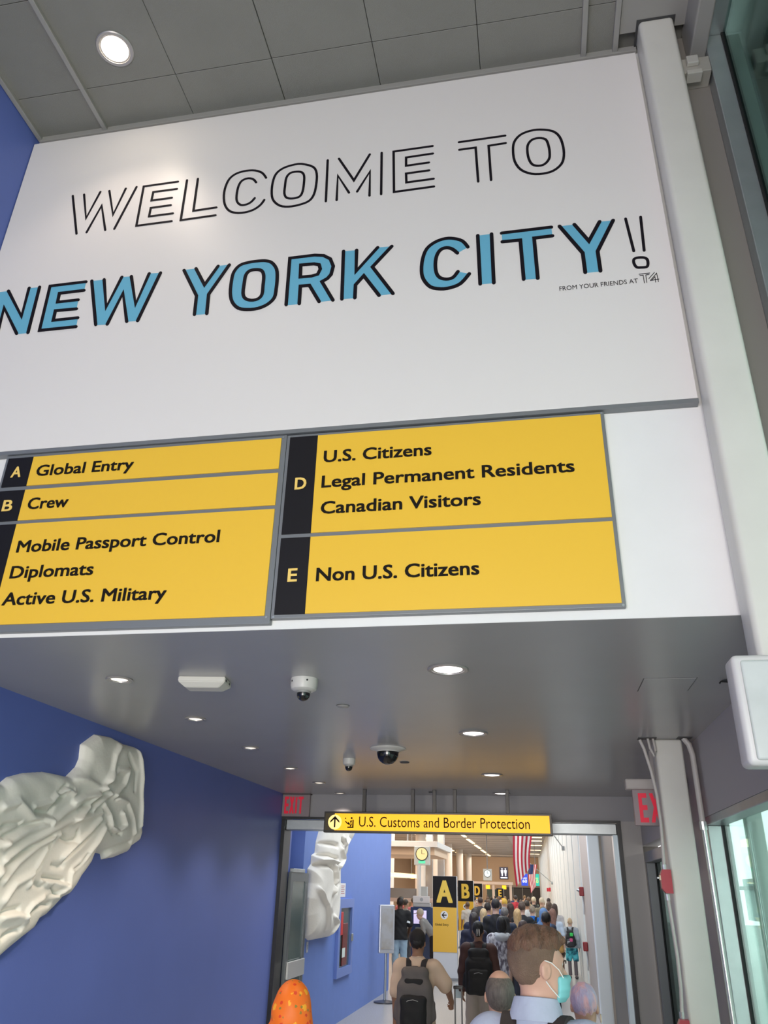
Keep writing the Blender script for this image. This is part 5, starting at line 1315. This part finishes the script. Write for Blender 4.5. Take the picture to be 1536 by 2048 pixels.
for q_, (x, y) in enumerate(((-4.05, 25.8), (-4.3, 29.0), (-3.4, 28.0), (-4.9, 30.2))):
    person(['nearest', 'third', 'second', 'farthest'][q_] + ' of the travellers at the inspection desks behind the kiosk', (x, y, 0), rr_.uniform(1.62, 1.78), rr_.uniform(-1, 1), T_S, rr_.choice([(.4, .1, .12), (.3, .28, .26), (.05, .05, .06)]), (.05, .05, .06), (.04, .03, .02), 'short', group='travellers at the desks')

# man at the kiosks
t = person('man in black t-shirt and pale blue jeans standing at the edge of the blue wall', (-3.42, 20.9, 0), 1.84, 0.25, D_S, (.006, .006, .007), (.30, .42, .52), (.012, .01, .01), 'buzz', 'short', shoe=(.1, .1, .1), sg=.015,
           arms={1: ((.245, .02, 1.14), (.20, .16, .95))}, akey='k')
MB().cyl((.19, -.006, 1.22), (.20, -.004, 1.26), .068, n=16).build('arm_band', M_((.8, .85, .85)), t)
person('person in grey bending towards the kiosk screen from the right', (-2.86, 23.05, 0), 1.68, math.radians(80), W_S, (.30, .29, .28), (.02, .02, .025), (.55, .48, .38), 'cap', 'long', bend=.75, hp=.55, akey='off', arms={1: ((.20, .22, 1.25), (.10, .42, 1.18)), -1: ((-.20, .10, 1.18), (-.12, .30, 1.05))})
# boy by the white wall
tie = mat('tie_dye_teal', (.01, .10, .16), .7, col2=(.10, .55, .62), vscale=9)
t = person('blond boy in grey shirt and teal patterned shorts by the white fin wall', (.70, 24.2, 0), 1.42, -.15, W_S, (.42, .46, .50), (.1, .3, .35), (.62, .45, .28), 'buzz', 'long', legs='shorts', pantsm=tie, sg=.02,
           shoe=(.10, .09, .09))
MB().tube([(-.095, 0, .52), (-.095, -.02, .1)], .058, 12).build('legging', M_((.14, .12, .13)), t, True)
MB().tube([(.095, 0, .52), (.095, -.02, .1)], .058, 12).build('legging', M_((.14, .12, .13)), t, True)
backpack('black backpack with bright green and pink patches worn by the boy', t, (.02, .02, .022), (.03, .03, .035), patches=((.06, 1.28, (.05, .65, .12)), (.04, 1.12, (.65, .10, .25)), (-.04, 1.05, (.35, .35, .36))))

# woman with black backpack in the doorway
t = person('woman with tied black hair, brown sleeves and pale wide trousers carrying a black backpack', (-.88, 11.95, 0), 1.66, 0.05, B_S, (.07, .03, .025), (.42, .36, .30), (.006, .005, .005), 'bun', 'long', 'wide', vox=.011, sg=.02)
for k in range(2):
    MB().tube([(-.012 + .03 * k, -.155, 1.66), (-.010 + .03 * k, -.168, 1.62), (-.012 + .03 * k, -.155, 1.58)], .006, 8).build('hair_clip', M_((.75, .72, .68), .2), t, True)
backpack('large black backpack on the woman with the hair clip', t, (.006, .006, .007), (.012, .012, .013), big=1.25)
t2 = thing('phone', 'pale phone held low in the left hand of the woman with the black backpack', 'phone', (-1.16, 11.98, .76), .3)
MB().box((-.04, -.006, -.005), (.04, .006, .15), .005).build('case', M_((.7, .85, .9), .3), t2)
# patterned shirt
tied = mat('tie_dye_grey', (.10, .085, .11), .75, col2=(.56, .56, .60), vscale=14, stretch=(1.5, 1, .7))
t = person('person with black hair in a grey and white tie-dye hooded shirt', (-.68, 14.5, 0), 1.66, 0.0, T_S, (.4, .4, .4), (.05, .05, .06), (.008, .007, .007), 'bob', 'long', shirtm=tied, sg=.03, vox=.012)
put('hood', sdf_mesh([ell((0, -.10, 1.44), (.12, .07, .07), .03), cap_((-.10, -.02, 1.46), (.10, -.02, 1.46), .05, None, .03), cap_((0, .0, 1.49), (0, .012, 1.66), .062, None, .01, '-')], .011, name='hood', noise=cn), M_((.42, .44, .46)), t)

# man with cap and grey backpack
t = person('man in a black cap and beige polo shirt wearing a grey and black backpack', (-1.27, 8.9, 0), 1.665, 0.0, B_S, (.62, .46, .34), (.03, .035, .05), (.012, .010, .011), 'cap', 'short', vox=.009, sg=.022,
           arms={1: ((.315, .02, 1.22), (.335, .17, 1.10))}, akey='cap', curl=1.5)
b = MB(); b.lathe([(.070, 1.455), (.078, 1.46), (.070, 1.505), (.062, 1.508)], 28, M=Matrix.Translation((0, -.008, 0))); b.build('collar', M_((.60, .45, .34)), t, True)
put('hair', sdf_mesh([ell((0, -.012, 1.640), (.078, .098, .075), .02), ell((0, .105, 1.605), (.080, .070, .085), .015, '-'), ell((0, .02, 1.50), (.12, .075, .085), .02, '-')], .009, cuts=(plane_hi(1.665),), name='hair', noise=hn), hair_m((.01, .008, .008)), t)
backpack('grey and black backpack on the man in the black cap', t, (.12, .105, .10), (.010, .010, .011), big=1.22, strapc=(.02, .018, .02))
# his suitcase
s_ = thing('suitcase', 'dark wheeled suitcase with a raised double handle, pulled by the man in the cap', 'suitcase', (-.905, 9.32, 0))
MB().box((-.2, -.12, .05), (.2, .12, .68), .04, seg=3).build('shell', M_((.03, .03, .035), .4), s_, True)
for x in (-.035, .035): MB().cyl((x, 0, .66), (x, 0, 1.13), .008, n=8).build('handle_rod', M_((.25, .24, .24), .3), s_)
MB().box((-.05, -.012, 1.12), (.05, .012, 1.15), .006).build('grip', BLACK, s_)
for x in (-.15, .15):
    for y in (-.08, .08): MB().cyl((x - .01, y, .03), (x + .01, y, .03), .03, n=14).build('wheel', BLACK, s_)

# bald man
t = person('balding grey haired man in a navy top, low in front of the crowd', (-.245, 4.78, 0), 1.67, 0.05, (.60, .35, .25), (.04, .06, .13), (.03, .03, .04), (.13, .11, .095), 'fringe', 'long', vox=.008)
# pink haired woman
pinkh = mat('pink_lilac_hair', (.78, .46, .50), .5, col2=(.50, .42, .60), vscale=11, stretch=(2.2, 2.2, .6), bump=.5, bscale=45)
t = person('woman with short pink and lilac hair and a hoop earring, maroon top', (.20, 5.25, 0), 1.585, -.15, (.58, .34, .25), (.12, .008, .015), (.03, .03, .04), (.6, .4, .5), 'short', 'long', vox=.008, hairm=pinkh)
b = MB(); bmesh.ops.create_circle
b.tube([(.094 + .0 * a, .0 + .016 * math.cos(a), 1.575 + .020 * math.sin(a)) for a in np.linspace(0, 2 * PI, 14)], .0035, 6); b.build('hoop_earring', M_((.8, .62, .45), .2), t, True)
# orange headscarf
def orange():
    m = bpy.data.materials.new('orange_floral_scarf'); m.use_nodes = True; nt = m.node_tree; bs = nt.nodes['Principled BSDF']; bs.inputs['Roughness'].default_value = .55
    tc = nt.nodes.new('ShaderNodeTexCoord'); cur = None
    def mixc(prev, col, scale, thr, off):
        mp = nt.nodes.new('ShaderNodeMapping'); mp.inputs['Location'].default_value = (off, off * 2, off * 3); nt.links.new(tc.outputs['Object'], mp.inputs[0])
        v = nt.nodes.new('ShaderNodeTexVoronoi'); v.inputs['Scale'].default_value = scale; nt.links.new(mp.outputs[0], v.inputs['Vector'])
        n = nt.nodes.new('ShaderNodeTexNoise'); n.inputs['Scale'].default_value = 70; nt.links.new(mp.outputs[0], n.inputs['Vector'])
        ad = nt.nodes.new('ShaderNodeMath'); ad.operation = 'MULTIPLY_ADD'; ad.inputs[1].default_value = .35; nt.links.new(n.outputs[0], ad.inputs[0]); nt.links.new(v.outputs['Distance'], ad.inputs[2])
        lt = nt.nodes.new('ShaderNodeMath'); lt.operation = 'LESS_THAN'; lt.inputs[1].default_value = thr; nt.links.new(ad.outputs[0], lt.inputs[0])
        mx = nt.nodes.new('ShaderNodeMix'); mx.data_type = 'RGBA'; nt.links.new(lt.outputs[0], mx.inputs['Factor'])
        if prev is None: mx.inputs['A'].default_value = (.88, .17, .006, 1)
        else: nt.links.new(prev, mx.inputs['A'])
        mx.inputs['B'].default_value = (*col, 1); return mx.outputs['Result']
    c = mixc(None, (.72, .05, .01), 22, .40, .3)
    c = mixc(c, (.95, .42, .02), 15, .44, .9)
    c = mixc(c, (.28, .20, .03), 24, .36, 1.7)
    nt.links.new(c, bs.inputs['Base Color'])
    return m
folds = lambda X, Y, Z: (0.004 * np.sin(40 * X + 55 * (Z - 1.5) + 2.0 * np.sin(9 * Z)) * np.clip((1.78 - Z) * 4, 0, 1)).astype(np.float32)
t = person('person wearing a bright orange flowered headscarf beside the blue wall', (-1.32, 4.62, 0), 1.575, 0.2, T_S, (.5, .1, .02), (.05, .05, .05), (.8, .2, .02), 'bald', 'long', vox=.009)
put('headscarf', sdf_mesh([ell((0, -.01, 1.662), (.100, .116, .118), .02), ell((0, -.035, 1.56), (.118, .118, .15), .06), ell((-.01, -.04, 1.42), (.19, .14, .14), .07), ell((0, .14, 1.61), (.060, .055, .080), .02, '-')], .009, cuts=(plane_lo(1.26),), name='headscarf', noise=folds), orange(), t)

# masked man close to the camera
HYM, HPM = math.radians(-48), 0.0
shm = mat('pale_blue_shirt', (.44, .48, .60), .8, var=.04, vscale=20, bump=.9, bscale=7, spec=.2)
t = person('tall man with short brown hair in a teal face mask and pale blue shirt', (-.045, 3.58, 0), 1.92, -.22, (.60, .36, .27), (.5, .6, .7), (.03, .03, .05), (.07, .04, .025), 'bald', 'long', hy=HYM, hp=HPM, vox=.0055, shirtm=shm, sg=.01, akey='mask')
HR = lambda P: tr_(P, 0, HYM, HPM, True)
face_cut = [ell((0, .118, 1.600), (.092, .068, .100), .012, '-')]
earcut = [ell((s * .085, .002, 1.615), (.022, .030, .040), .006, '-') for s in (-1, 1)]
put('hair', sdf_mesh(HR([ell((0, -.010, 1.657), (.0775, .0985, .0995), .02)] + face_cut + earcut + [ell((0, .035, 1.50), (.12, .090, .080), .02, '-')]), .006, name='hair', noise=lambda X, Y, Z: hn(X, Y, Z) * .25), mat('cropped_brown_hair', (.15, .095, .065), .75, var=.3, vscale=10, bump=.4, bscale=220), t)
put('hair_top', sdf_mesh(HR([ell((0, -.012, 1.690), (.0735, .0945, .0755), .02), ell((0, .052, 1.726), (.058, .046, .030), .03), cap_((-.036, .086, 1.716), (.036, .092, 1.712), .012, None, .02), ell((0, .125, 1.655), (.085, .055, .050), .012, '-'), ell((0, -.02, 1.615), (.16, .15, .062), .02, '-')]), .005, name='hair', noise=lambda X, Y, Z: (0.0022 * np.sin(120 * X + 20 * Y) * np.sin(60 * Y + 30 * Z) + hn(X, Y, Z) * .5).astype(np.float32)), mat('swept_brown_hair', (.13, .065, .038), .55, var=.45, vscale=26, bump=.5, bscale=90, stretch=(2.5, .8, 1)), t)
def Vh(p):
    R = np.array(Matrix.Rotation(HYM, 3, 'Z')); return tuple(R @ (np.array(p) - np.array(HP)) + np.array(HP))
maskp = head_prims(.008) + [ell((0, .062, 1.575), (.060, .056, .050), .03), cap_((0, .085, 1.60), (0, .095, 1.55), .022, .020, .03)]
put('face_mask', sdf_mesh(HR(maskp), .0055, name='mask', cuts=(lambda X, Y, Z: np.maximum(Z - 1.605 + 0 * X + 0 * Y, 1.522 - Z + 0 * X + 0 * Y), lambda X, Y, Z: -((X * math.sin(-HYM) + Y * math.cos(HYM)) - .052) + 0 * Z), noise=lambda X, Y, Z: (0.0012 * np.sin(260 * Z)).astype(np.float32) + 0 * X), mat('teal_mask', (.22, .60, .62), .7), t)
for s in (1, -1):
    MB().tube([Vh((s * .088, -.014, 1.655)), Vh((s * .084, .014, 1.648)), Vh((s * .072, .050, 1.625)), Vh((s * .064, .070, 1.600))], .0018, 6).build('ear_loop', M_((.85, .85, .82)), t, True)
    MB().tube([Vh((s * .086, -.012, 1.592)), Vh((s * .076, .012, 1.570)), Vh((s * .062, .045, 1.545)), Vh((s * .058, .056, 1.538))], .0018, 6).build('ear_loop', M_((.85, .85, .82)), t, True)
    b = MB(); bmesh.ops.create_uvsphere(b.bm, u_segments=16, v_segments=10, radius=.0115, matrix=Matrix.Translation(Vh((s * .031, .0795, 1.642)))); b.build('eye', M_((.75, .72, .70), .2), t, True)
    MB().tube([Vh((s * .016, .099, 1.648)), Vh((s * .031, .104, 1.650)), Vh((s * .048, .093, 1.644))], .0022, 6).build('eyelash', M_((.02, .012, .01)), t, True)
    MB().tube([Vh((s * .014, .100, 1.668)), Vh((s * .034, .100, 1.674)), Vh((s * .055, .082, 1.664))], .0038, 6).build('eyebrow', M_((.05, .03, .02)), t, True)
b = MB(); b.lathe([(.100, 1.462), (.094, 1.480), (.086, 1.508), (.078, 1.532), (.073, 1.534), (.072, 1.525), (.078, 1.47)], 40, M=Matrix.Translation((0, -.004, 1.5)) @ Matrix.Rotation(math.radians(-8), 4, 'X') @ Matrix.Translation((0, 0, -1.5))); b.build('collar', shm, t, True)
MB().tube([(-.17, -.108, 1.36), (-.08, -.122, 1.372), (0, -.126, 1.374), (.08, -.122, 1.372), (.17, -.108, 1.36)], .002, 6).build('yoke_seam', M_((.38, .44, .55)), t, True)
backpack('dark brown backpack straps and bag worn by the masked man', t, (.03, .02, .018), (.02, .015, .014), big=1.1)
